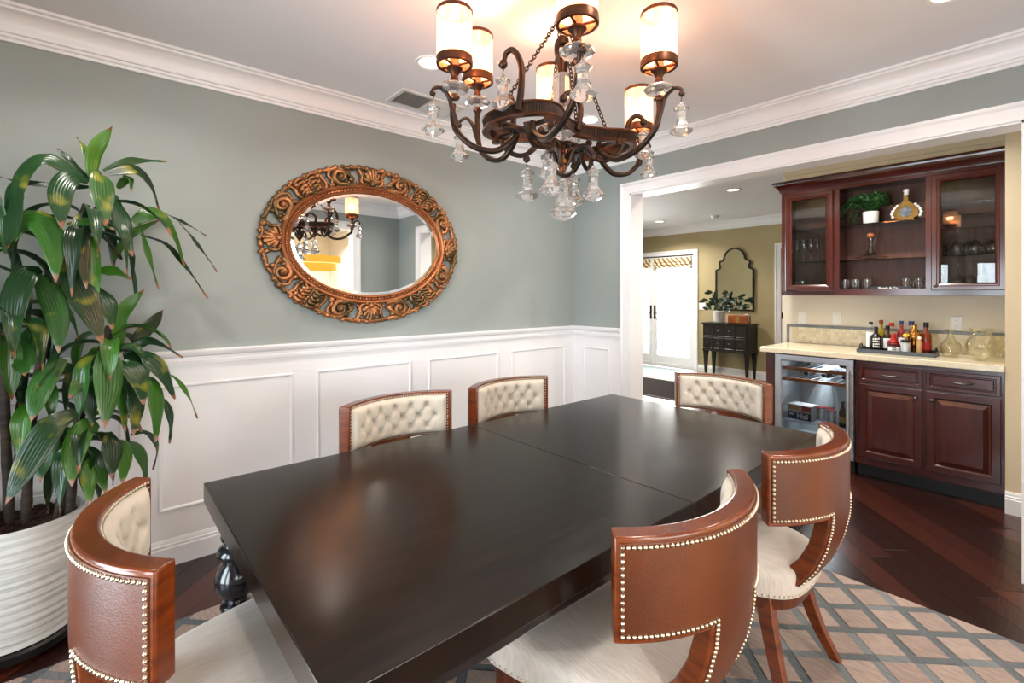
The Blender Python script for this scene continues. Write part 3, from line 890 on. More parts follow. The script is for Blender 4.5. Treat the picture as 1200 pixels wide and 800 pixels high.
# upper shackle: two scrolls and a loop, chains up to the canopy
for s in (-1, 1):
    MB().tube(spline([(s*.014, 0, 2.325), (s*.02, 0, 2.36), (s*.034, 0, 2.40), (s*.03, 0, 2.44), (s*.008, 0, 2.455), (s*.022, 0, 2.43)], 6), [.010]*31, 8).build('shackle_scroll', M['iron'], ch_l, smooth=60)
MB().lathe([(.0, 2.43), (.022, 2.44), (.026, 2.46), (.012, 2.475), (.0, 2.478)], 14).build('loop_knob', M['iron_hi'], ch_l, smooth=50)
MB().lathe([(.0, HC-.05), (.02, HC-.05), (.045, HC-.03), (.065, HC-.012), (.068, HC)], 24).build('canopy', M['iron_hi'], ch_l, smooth=50)
def chain(p, q, name='chain', link=.024, r=.0024):
    p, q = Vector(p), Vector(q); d = q-p; n = max(2, int(d.length/(link*.72))); t = d.normalized()
    a = t.cross(Vector((0, 0, 1))); a = a.normalized() if a.length > .05 else Vector((1, 0, 0)); b = t.cross(a)
    mb = MB()
    for i in range(n):
        c = p+d*((i+.5)/n); sd = a if i % 2 else b
        mb.tube([c+t*(cos(k*pi/5)*link*.5)+sd*(sin(k*pi/5)*link*.30) for k in range(10)], r, 5, closed=True)
    o = mb.build(name, M['iron'], ch_l, smooth=60); return o
chain((0, 0, 2.47), (0, 0, HC-.045), link=.034, r=.0038)
for (x, y) in ((-.325, 0), (.325, 0), (0, .078), (0, -.078)):
    chain((x*.04, y*.12, 2.55), (x, y, ZR+.03))
# crystal drop: eight-sided bell
DROP = [(r*1.22, z) for r, z in [(.0, 0), (.006, 0), (.011, -.010), (.024, -.022), (.028, -.027), (.022, -.035), (.0185, -.045), (.0175, -.070), (.021, -.090), (.030, -.108), (.041, -.120), (.043, -.125), (.030, -.138), (.010, -.150), (.0, -.153)]]
drop_me = MB().lathe(DROP, 8).mesh('crystal_drop', M['crystal'])
hook_me = MB().tube([(0, 0, .030), (0.004, 0, .022), (0, 0, .012), (-.003, 0, .004), (0, 0, -.002)], .0018, 6).mesh('wire_hook', M['iron'], 60)
def drop(x, y, z, sc=1.0, rz=.2):
    d = obj_from('crystal_drop', drop_me, ch_l, (x, y, z-.03*sc), (0, 0, rz), (sc, sc, sc))
    obj_from('wire_hook', hook_me, d)
def arm_tube(path, r0, r1, name='arm', m='iron'):
    n = len(path); MB().tube(path, [r0+(r1-r0)*i/(n-1) for i in range(n)], 10).build(name, M[m], ch_l, smooth=60)
def curl(o, u, pts, r0=.011, r1=.006, name='scroll'):
    arm_tube(spline(arch3(o, u, pts), 6), r0, r1, name)
    p = arch3(o, u, pts)[-1]; MB().sphere(p, r1*1.9, 8, 6).build('scroll_tip', M['iron'], ch_l, smooth=80)
# fluted glass shade
def shade_mat():
    m = bpy.data.materials.new('lit_fluted_glass_shade'); m.use_nodes = True
    nt = m.node_tree; N = nt.nodes; L = nt.links; p = N['Principled BSDF']; out = N['Material Output']
    p.inputs['Base Color'].default_value = (*lin((255,232,200)), 1); p.inputs['Roughness'].default_value = .3
    tc = N.new('ShaderNodeTexCoord'); mp = N.new('ShaderNodeMapping'); mp.inputs['Scale'].default_value = (40, 40, 5)
    L.new(tc.outputs['Object'], mp.inputs['Vector'])
    ns = N.new('ShaderNodeTexNoise'); ns.inputs['Scale'].default_value = 1.6; L.new(mp.outputs['Vector'], ns.inputs['Vector'])
    rp = N.new('ShaderNodeValToRGB'); rp.color_ramp.elements[0].position = .38; rp.color_ramp.elements[1].position = .6
    rp.color_ramp.elements[0].color = (*lin((214,140,78)), 1); rp.color_ramp.elements[1].color = (*lin((255,228,186)), 1)
    L.new(ns.outputs['Fac'], rp.inputs['Fac']); L.new(rp.outputs['Color'], p.inputs['Emission Color'])
    p.inputs['Emission Strength'].default_value = 1.05
    tl = N.new('ShaderNodeBsdfTransparent'); tl.inputs['Color'].default_value = (*lin((255,226,190)), 1)
    mx = N.new('ShaderNodeMixShader'); mx.inputs['Fac'].default_value = .36
    L.new(p.outputs[0], mx.inputs[1]); L.new(tl.outputs[0], mx.inputs[2]); L.new(mx.outputs[0], out.inputs['Surface'])
    return m
M['shade'] = shade_mat()
lamps = [(-.456, .11, -.035), (.515, -.013, -.095), (-.228, .276, .022), (.185, .255, .0), (-.316, -.36, -.035), (.123, -.37, -.035)]
BULB = mat('lit_bulb', (255,240,214), .4, emit=(255,160,84), estr=45)
def lamp_unit(x, y, dz):
    l = bpy.data.objects.new('lamp_holder', None); COL.objects.link(l); l.parent = ch_l; l.location = (x, y, dz)
    MB().lathe([(.0, 2.165), (.016, 2.165), (.020, 2.172), (.013, 2.180), (.012, 2.186)], 14).build('collar', M['iron_hi'], l, smooth=40)
    MB().lathe([(.010, 2.180), (.046, 2.193), (.056, 2.203), (.056, 2.208), (.046, 2.218), (.010, 2.226)], 8).build('crystal_dish', M['crystal_frost'], l)
    MB().lathe([(.0, 2.222), (.013, 2.222), (.016, 2.235), (.012, 2.25), (.022, 2.268), (.030, 2.274), (.030, 2.28), (.0, 2.28)], 16).build('stem_cup', M['iron_hi'], l, smooth=40)
    MB().lathe([(.018, 2.276), (.018, 2.33), (.0, 2.331)], 14).build('candle_sleeve', mat('candle_sleeve', (214,150,112), .5, col2=(200,136,98), nscale=20) if 'candle' not in M else M['candle'], l, smooth=40)
    mb = MB()
    mb.lathe([(.060, 2.285), (.067, 2.288), (.068, 2.300), (.066, 2.318), (.062, 2.32), (.057, 2.314), (.056, 2.29), (.060, 2.285)], 30, cap=False)
    for k in range(4):
        a = k*pi/2+.4
        mb.tube([(.02*cos(a), .02*sin(a), 2.288), (.058*cos(a), .058*sin(a), 2.288)], .005, 6)
    mb.build('shade_ring', M['iron_hi'], l, smooth=40)
    n = 48; loops = []
    for z in (2.318, 2.40, 2.482): loops.append([((.0625+.0022*(i % 4 < 2))*cos(2*pi*i/n), (.0625+.0022*(i % 4 < 2))*sin(2*pi*i/n), z) for i in range(n)])
    MB().rings(loops, False, False).build('glass_shade', M['shade'], l, smooth=50)
    MB().lathe([(.060, 2.478), (.066, 2.478), (.067, 2.487), (.064, 2.492), (.059, 2.488), (.060, 2.478)], 30, cap=False).build('top_rim', M['iron_hi'], l, smooth=40)
    MB().sphere((0, 0, 2.365), (.016, .016, .032), 10, 8).build('bulb', BULB, l, smooth=80)
    d = bpy.data.lights.new('bulb_light', 'POINT'); d.energy = 6.5; d.color = (1.0, .56, .34); d.shadow_soft_size = .03
    o = bpy.data.objects.new('bulb_light', d); COL.objects.link(o); o.parent = l; o.location = (0, 0, 2.39)
M['candle'] = mat('candle_sleeve', (214,150,112), .5, col2=(200,136,98), nscale=20)
for a in lamps: lamp_unit(*a)
# lamp arms: drop below the ring, sweep out and rise to each lamp
attach = [(-.33, .02), (.33, 0), (-.22, .16), (.20, .16), (-.24, -.16), (.18, -.155)]
for (lx, ly, lz), (ax, ay) in zip(lamps, attach):
    if abs(ly) < .12:
        o, u, D = (ax-.10*(1 if ax > 0 else -1), ay), unit(lx-ax, ly-ay), None
    else:
        o = (ax*.92, ay*.35); u = unit(lx-o[0], ly-o[1])
    D = hypot(lx-o[0], ly-o[1])
    arm_tube(spline(arch3(o, u, [(.0, ZR-.01), (.012, ZR-.055), (D*.32, ZR-.105), (D*.66, ZR-.095), (D*.92, ZR-.045), (D, ZR+.03+lz*.6), (D, ZR+.10+lz)]), 7), .0125, .011)
    MB().lathe([(.017, -.012), (.017, .012)], 10).build('arm_clamp', M['iron_hi'], ch_l, loc=(ax, ay, ZR-.03))
    # small outward scroll with a drop beside each lamp
    v = unit(lx, ly*1.2); oo = (lx-v[0]*.01, ly-v[1]*.01)
    curl(oo, v, [(0, ZR-.03), (.018, ZR+.02), (.032, ZR+.065), (.06, ZR+.095), (.088, ZR+.085), (.092, ZR+.068)], .009, .006)
    drop(oo[0]+v[0]*.09, oo[1]+v[1]*.09, ZR+.062, .82, lx)
# inner rising scrolls with drops
for (x, y, ux, uy, h) in ((-.33, -.10, -.3, .95, .21), (.30, -.12, .9, -.4, .12), (-.15, .14, .4, .9, .17), (.30, .13, -.95, .3, .15), (-.02, -.10, -.9, .3, .13), (.1, .12, -.8, -.2, .10)):
    u = unit(ux, uy)
    curl((x, y), u, [(0, ZR-.01), (-.012, ZR+h*.35), (-.010, ZR+h*.72), (.02, ZR+h*.98), (.05, ZR+h*.97), (.064, ZR+h*.80)], .013, .009, 'rising_scroll')
    drop(x+u[0]*.064, y+u[1]*.064, ZR+h*.74, .85, x)
# lower basket: four arms from the foot of the stem, each with a hanging drop
for k, (x, y) in enumerate(((-.115, -.05), (.085, -.085), (-.10, .10), (.12, .05))):
    u = unit(x, y); D = hypot(x, y)
    curl((0, 0), u, [(.006, 1.935), (.024, 1.96), (.045, 2.01), (D*.75, 2.025), (D, 2.0), (D+.006, 1.975)], .010, .008, 'basket_arm')
    drop(u[0]*(D+.004), u[1]*(D+.004), 1.968, .95, k)
    curl((u[0]*.30, u[1]*.20), (-u[0], -u[1]), [(0, ZR-.03), (.03, ZR-.075), (.08, ZR-.095), (.13, ZR-.075), (.155, ZR-.035), (.14, ZR-.02)], .011, .008, 'lower_scroll')
drop(0, 0, 1.925, 1.14, .2)
MB().lathe([(.014, 1.95), (.020, 1.953), (.020, 1.967), (.014, 1.97)], 12).build('stem_collar', mat('gilt_collar', (176,112,44), .35, .8, col2=(150,92,36), nscale=30), ch_l)

# ================================================================ oval mirror
MX, MZ = 1.395, 1.745
mir = thing('oval_mirror', 'oval wall mirror in a carved openwork copper-gilt frame', 'mirror', (MX, YW, MZ))
def ell(a, b, n=96): return [(a*cos(2*pi*i/n), b*sin(2*pi*i/n)) for i in range(n)]
mb = MB(); n = 96
def eloop(a, b, y): return [(x, -y, z) for x, z in ell(a, b)]
mb.rings([eloop(.492, .317, .0325), eloop(.513, .338, .0310)], True, False)
mb.build('mirror_glass', M['mirror'], mir)
mb = MB(); mb.rings([eloop(.508, .333, .006), eloop(.508, .333, .030), eloop(.514, .339, .038), eloop(.522, .347, .040), eloop(.528, .353, .032), eloop(.540, .365, .030), eloop(.548, .373, .040), eloop(.560, .385, .044), eloop(.570, .395, .036), eloop(.572, .397, .006)], wrap=True)
mb.build('inner_rail', M['gold_rail'], mir, smooth=50)
mb = MB()
for i in range(150):
    a = 2*pi*i/150; mb.sphere((.535*cos(a), -.037, .360*sin(a)), (.0078, .008, .0078), 6, 4)
o = mb.build('bead_row', M['gold_rail'], mir, smooth=80); o['kind'] = 'stuff'
mb = MB()
def wob(t): return 1+.005*sin(t*24)+.004*sin(t*40+1)
pts = [((.672*wob(2*pi*i/160))*cos(2*pi*i/160), -.022-.004*sin(i*.9), (.505*wob(2*pi*i/160))*sin(2*pi*i/160)) for i in range(160)]
mb.tube(pts, .014, 8, closed=True)
_rr = random.Random(17)
for i in range(78):
    a = 2*pi*i/78; q = _rr.uniform(.99, 1.012); r = _rr.uniform(.011, .017)
    mb.sphere((.676*q*cos(a), -.028, .509*q*sin(a)), (r*1.25, r*.9, r*1.15), 8, 5)
for i in range(60):
    a = 2*pi*(i+.5)/60; mb.sphere((.585*cos(a), -.026, .410*sin(a)), (.013, .010, .011), 8, 5)
mb.build('outer_rim', M['gold'], mir, smooth=60)
def fr(t, s, v, y):
    """frame space: angle t along the oval, s tangential metres, v 0..1 from inner rail to outer rim, y proud of the wall"""
    a0, b0, a1, b1 = .565, .390, .672, .505
    a = a0+(a1-a0)*v; b = b0+(b1-b0)*v
    spd = hypot(.62*sin(t), .45*cos(t)); tt = t+s/spd
    return (a*cos(tt), -y, b*sin(tt))
def ftube(mb, t, path, r0, r1, n=7):
    P = spline(path, 5); k = len(P)
    mb.tube([fr(t, p[0], p[1], p[2]) for p in P], [r0+(r1-r0)*i/(k-1) for i in range(k)], n)
def scroll(t, sg):
    mb = MB()
    sp = []
    for k in range(15):
        a = -1.9+k*.62; r = .052*(1-k/16.5)
        sp.append((sg*(r*cos(a)), .52+r*sin(a)/.115, .030+.010*k/14))
    ftube(mb, t, [(sg*-.085, .05, .02), (sg*-.045, .0, .026)]+sp, .020, .012)
    mb.sphere(fr(t, 0, .52, .048), .018, 8, 6)
    for k in range(5): ftube(mb, t, [(sg*(-.085+.012*k), .30+.12*k, .022), (sg*(-.066+.012*k), .50+.10*k, .038), (sg*(-.040+.014*k), .62+.09*k, .026)], .013, .007)
    for (s, v, r) in ((-.07, .35, .018), (-.055, .75, .016), (.062, .88, .014), (.068, .15, .016), (-.02, .97, .014), (.03, .04, .014)):
        mb.sphere(fr(t, sg*s, v, .026), (r*1.2, r*.9, r), 8, 6)
    ftube(mb, t, [(sg*.045, .98, .022), (sg*.075, .70, .03), (sg*.062, .35, .028), (sg*.085, .03, .02)], .012, .009)
    mb.build('scroll_carving', M['gold'], mir, smooth=70)
def leafcluster(t):
    mb = MB()
    for sg in (-1, 1):
        for k in range(5):
            v0 = .05+k*.22; ftube(mb, t, [(sg*.004, v0-.1, .026), (sg*.028, v0+.10, .044), (sg*.062, v0+.04, .040), (sg*.078, v0-.14, .026)], .015, .006)
        ftube(mb, t, [(sg*.085, -.02, .02), (sg*.10, .3, .03), (sg*.088, .7, .03), (sg*.10, 1.0, .02)], .013, .010)
        for k in range(3): mb.sphere(fr(t, sg*(.045+.012*k), .2+.3*k, .046), .016, 8, 6)
    for k in range(7): mb.sphere(fr(t, 0, k/6.5, .046), .0105, 8, 6)
    mb.build('acanthus_carving', M['gold'], mir, smooth=70)
def shellorn(t):
    mb = MB()
    for k in range(7):
        a = (k-3)*.42; ftube(mb, t, [(0, .12, .030), (sin(a)*.034, .16+cos(a)*.36, .046), (sin(a)*.056, .14+cos(a)*.80, .036)], .010, .016)
    mb.sphere(fr(t, 0, .12, .045), .018, 10, 7)
    for sg in (-1, 1):
        ftube(mb, t, [(sg*.085, .95, .02), (sg*.07, .55, .03), (sg*.078, .25, .032), (sg*.055, .08, .03), (sg*.03, .02, .03)], .014, .009)
        mb.sphere(fr(t, sg*.03, .03, .04), .011, 8, 6); mb.sphere(fr(t, sg*.066, .62, .036), .012, 8, 6)
    mb.build('shell_carving', M['gold'], mir, smooth=70)
# equal arc spacing round the oval
arc = [0]; NA = 720
for i in range(NA):
    t = 2*pi*(i+.5)/NA; arc.append(arc[-1]+hypot(.62*sin(t), .45*cos(t))*2*pi/NA)
def at_arc(f):
    d = f*arc[-1]
    for i in range(NA):
        if arc[i+1] >= d: return 2*pi*i/NA
for k in range(16):
    t = at_arc(k/16)
    if k % 4 == 0: shellorn(t)
    elif k % 4 == 2: leafcluster(t)
    else: scroll(t, 1 if k % 4 == 1 else -1)

# ================================================================ potted plant
PX, PY = -.245, 2.80
pot = thing('planter', 'large white ribbed ceramic planter on a dark base by the wainscot', 'planter', (PX, PY, 0))
pr = [(.0, .062), (.178, .062)]
for k in range(57):
    z = .066+k*.008; f = (z-.066)/.45
    r = .185+.034*f+.012*sin(pi*f)+(.0022 if k % 4 < 2 else -.0012)
    pr.append((r, z))
pr += [(.219, .522), (.212, .527), (.204, .522), (.200, .47), (.0, .46)]
MB().lathe(pr, 56).build('pot', M['pot'], pot, smooth=50)
MB().lathe([(.0, .012), (.17, .012), (.195, .02), (.198, .05), (.19, .06), (.0, .06)], 48).build('stand_tray', M['black'], pot, smooth=40)
for k in range(4):
    a = k*pi/2+.5; MB().sphere((.15*cos(a), .15*sin(a), .011), .0105, 10, 6).build('caster', M['black'], pot, smooth=80)
mb = MB(); rg = random.Random(5)
mb.lathe([(.0, .487), (.08, .49), (.16, .484), (.201, .474)], 32, cap=False)
for k in range(150):
    a = rg.uniform(0, 6.28); r = .19*sqrt(rg.random()); mb.sphere((r*cos(a), r*sin(a), .484+rg.uniform(0, .01)), (rg.uniform(.008, .02), rg.uniform(.006, .014), .007), 5, 4)
o = mb.build('bark_mulch', M['soil'], pot); o['kind'] = 'stuff'

def leaf_mat():
    m = bpy.data.materials.new('corn_plant_leaf'); m.use_nodes = True
    nt = m.node_tree; N = nt.nodes; L = nt.links; p = N['Principled BSDF']
    oi = N.new('ShaderNodeObjectInfo'); at = N.new('ShaderNodeAttribute'); at.attribute_name = 'along'
    rp = N.new('ShaderNodeValToRGB'); cr = rp.color_ramp
    cr.elements[0].color = (*lin((18,42,16)), 1); cr.elements[1].color = (*lin((58,108,24)), 1)
    e = cr.elements.new(.45); e.color = (*lin((24,60,28)), 1)
    L.new(oi.outputs['Random'], rp.inputs['Fac'])
    tc = N.new('ShaderNodeTexCoord'); ns = N.new('ShaderNodeTexNoise'); ns.inputs['Scale'].default_value = 9
    L.new(tc.outputs['Object'], ns.inputs['Vector'])
    yr = N.new('ShaderNodeValToRGB'); yr.color_ramp.elements[0].position = .60; yr.color_ramp.elements[1].position = .72
    L.new(ns.outputs['Fac'], yr.inputs['Fac'])
    m1 = N.new('ShaderNodeMix'); m1.data_type = 'RGBA'; m1.inputs[7].default_value = (*lin((142,138,44)), 1)
    mu = N.new('ShaderNodeMath'); mu.operation = 'MULTIPLY'; mu.inputs[1].default_value = .75
    L.new(yr.outputs['Color'], mu.inputs[0]); L.new(mu.outputs[0], m1.inputs[0]); L.new(rp.outputs['Color'], m1.inputs[6])
    br = N.new('ShaderNodeMath'); br.operation = 'MULTIPLY_ADD'; br.inputs[1].default_value = .14
    L.new(ns.outputs['Fac'], br.inputs[0]); L.new(at.outputs['Fac'], br.inputs[2])
    bp = N.new('ShaderNodeMapRange'); bp.inputs['From Min'].default_value = .965; bp.inputs['From Max'].default_value = 1.0
    L.new(br.outputs[0], bp.inputs['Value'])
    m2 = N.new('ShaderNodeMix'); m2.data_type = 'RGBA'; m2.inputs[7].default_value = (*lin((128,86,58)), 1)
    L.new(bp.outputs['Result'], m2.inputs[0]); L.new(m1.outputs[2], m2.inputs[6])
    L.new(m2.outputs[2], p.inputs['Base Color'])
    p.inputs['Roughness'].default_value = .30
    ac = N.new('ShaderNodeAttribute'); ac.attribute_name = 'across'
    ml = N.new('ShaderNodeMath'); ml.operation = 'MULTIPLY'; ml.inputs[1].default_value = 26; sn = N.new('ShaderNodeMath'); sn.operation = 'SINE'
    bu = N.new('ShaderNodeBump'); bu.inputs['Strength'].default_value = .16; bu.inputs['Distance'].default_value = .002
    L.new(ac.outputs['Fac'], ml.inputs[0]); L.new(ml.outputs[0], sn.inputs[0]); L.new(sn.outputs[0], bu.inputs['Height']); L.new(bu.outputs['Normal'], p.inputs['Normal'])
    return m
M['leaf'] = leaf_mat()
plant = thing('corn_plant', 'tall corn plant with drooping glossy strap leaves in the ribbed planter', 'plant', (PX, PY, .46))
YMAX = YW-.055-PY
def leaf(base, az, el, ln, wd, droop, twist=0.0):
    n = 14; P = Vector(base); d_az = az; e = el; st = ln/n; cen = []; 
    for i in range(n+1):
        cen.append((P.copy(), d_az, e))
        P = P+Vector((cos(d_az)*cos(e), sin(d_az)*cos(e), sin(e)))*st
        e -= droop/n*(1.5 if i < n*.55 else .75)
        e = max(e, -1.5)
        if P.y > YMAX: P.y = YMAX
    vs = []; al = []
    for i, (c, a, e) in enumerate(cen):
        t = i/n
        w = wd*(0.32+.68*min(1, t/.35)**.8)*(1-max(0, (t-.45)/.55)**1.7)+.0015
        side = Vector((-sin(a), cos(a), 0)); up = Vector((-cos(a)*sin(e), -sin(a)*sin(e), cos(e)))
        tw = twist*t; sd = side*cos(tw)+up*sin(tw); u2 = up*cos(tw)-side*sin(tw)
        wav = .006*sin(t*9+az*3)
        for k, (q, h) in enumerate(((-1, .10), (-.5, -.02), (0, -.16), (.5, -.02), (1, .10))):
            p = c+sd*(q*w*.5)+u2*(h*w+wav*q)
            if p.y > YMAX+.03: p.y = YMAX+.03
            vs.append(p); al.append(t)
    fs = []
    for i in range(n):
        for k in range(4): q = i*5+k; fs.append((q, q+1, q+6, q+5))
    mb = MB(); mb.add(vs, fs); o = mb.build('leaf', M['leaf'], plant, smooth=80)
    a = o.data.attributes.new('along', 'FLOAT', 'POINT'); a.data.foreach_set('value', al)
    a = o.data.attributes.new('across', 'FLOAT', 'POINT'); a.data.foreach_set('value', [-1, -.5, 0, .5, 1]*(len(al)//5))
def leaf_through(pts, wd, cen):
    """strap leaf through given points; its face turns outward from the cane and upward"""
    n = 16; k = len(pts); raw = spline(pts, 8); m = len(raw)
    acc = [0.0]
    for i in range(1, m): acc.append(acc[-1]+(raw[i]-raw[i-1]).length)
    P = []
    for i in range(n+1):
        d = acc[-1]*i/n; j = 0
        while j < m-2 and acc[j+1] < d: j += 1
        f = (d-acc[j])/max(acc[j+1]-acc[j], 1e-6); P.append(raw[j]+(raw[j+1]-raw[j])*min(f, 1))
    vs = []; al = []
    for i, c in enumerate(P):
        t = i/n; tg = (P[min(i+1, n)]-P[max(i-1, 0)]).normalized()
        o = Vector((c.x-cen[0], c.y-cen[1], 0)); o = o.normalized() if o.length > .01 else Vector((0, -1, 0))
        nr = o*.8+Vector((-.1, -.35, .55)); nr = nr-tg*nr.dot(tg); nr = nr.normalized(); sd = tg.cross(nr).normalized()
        w = wd*(.35+.65*min(1, t/.3)**.8)*(1-max(0, (t-.45)/.55)**1.7)+.0015
        for q, h in ((-1, -.06), (-.5, .05), (0, -.06), (.5, .05), (1, -.06)):
            p = c+sd*(q*w*.5)+nr*(h*w+.004*sin(t*11)*q)
            p.y = min(p.y, YMAX+.03); vs.append(p); al.append(t)
    fs = []
    for i in range(n):
        for q in range(4): a = i*5+q; fs.append((a, a+1, a+6, a+5))
    mb = MB(); mb.add(vs, fs); o = mb.build('leaf', M['leaf'], plant, smooth=80)
    a = o.data.attributes.new('along', 'FLOAT', 'POINT'); a.data.foreach_set('value', al)
    a = o.data.attributes.new('across', 'FLOAT', 'POINT'); a.data.foreach_set('value', [-1, -.5, 0, .5, 1]*(len(al)//5))
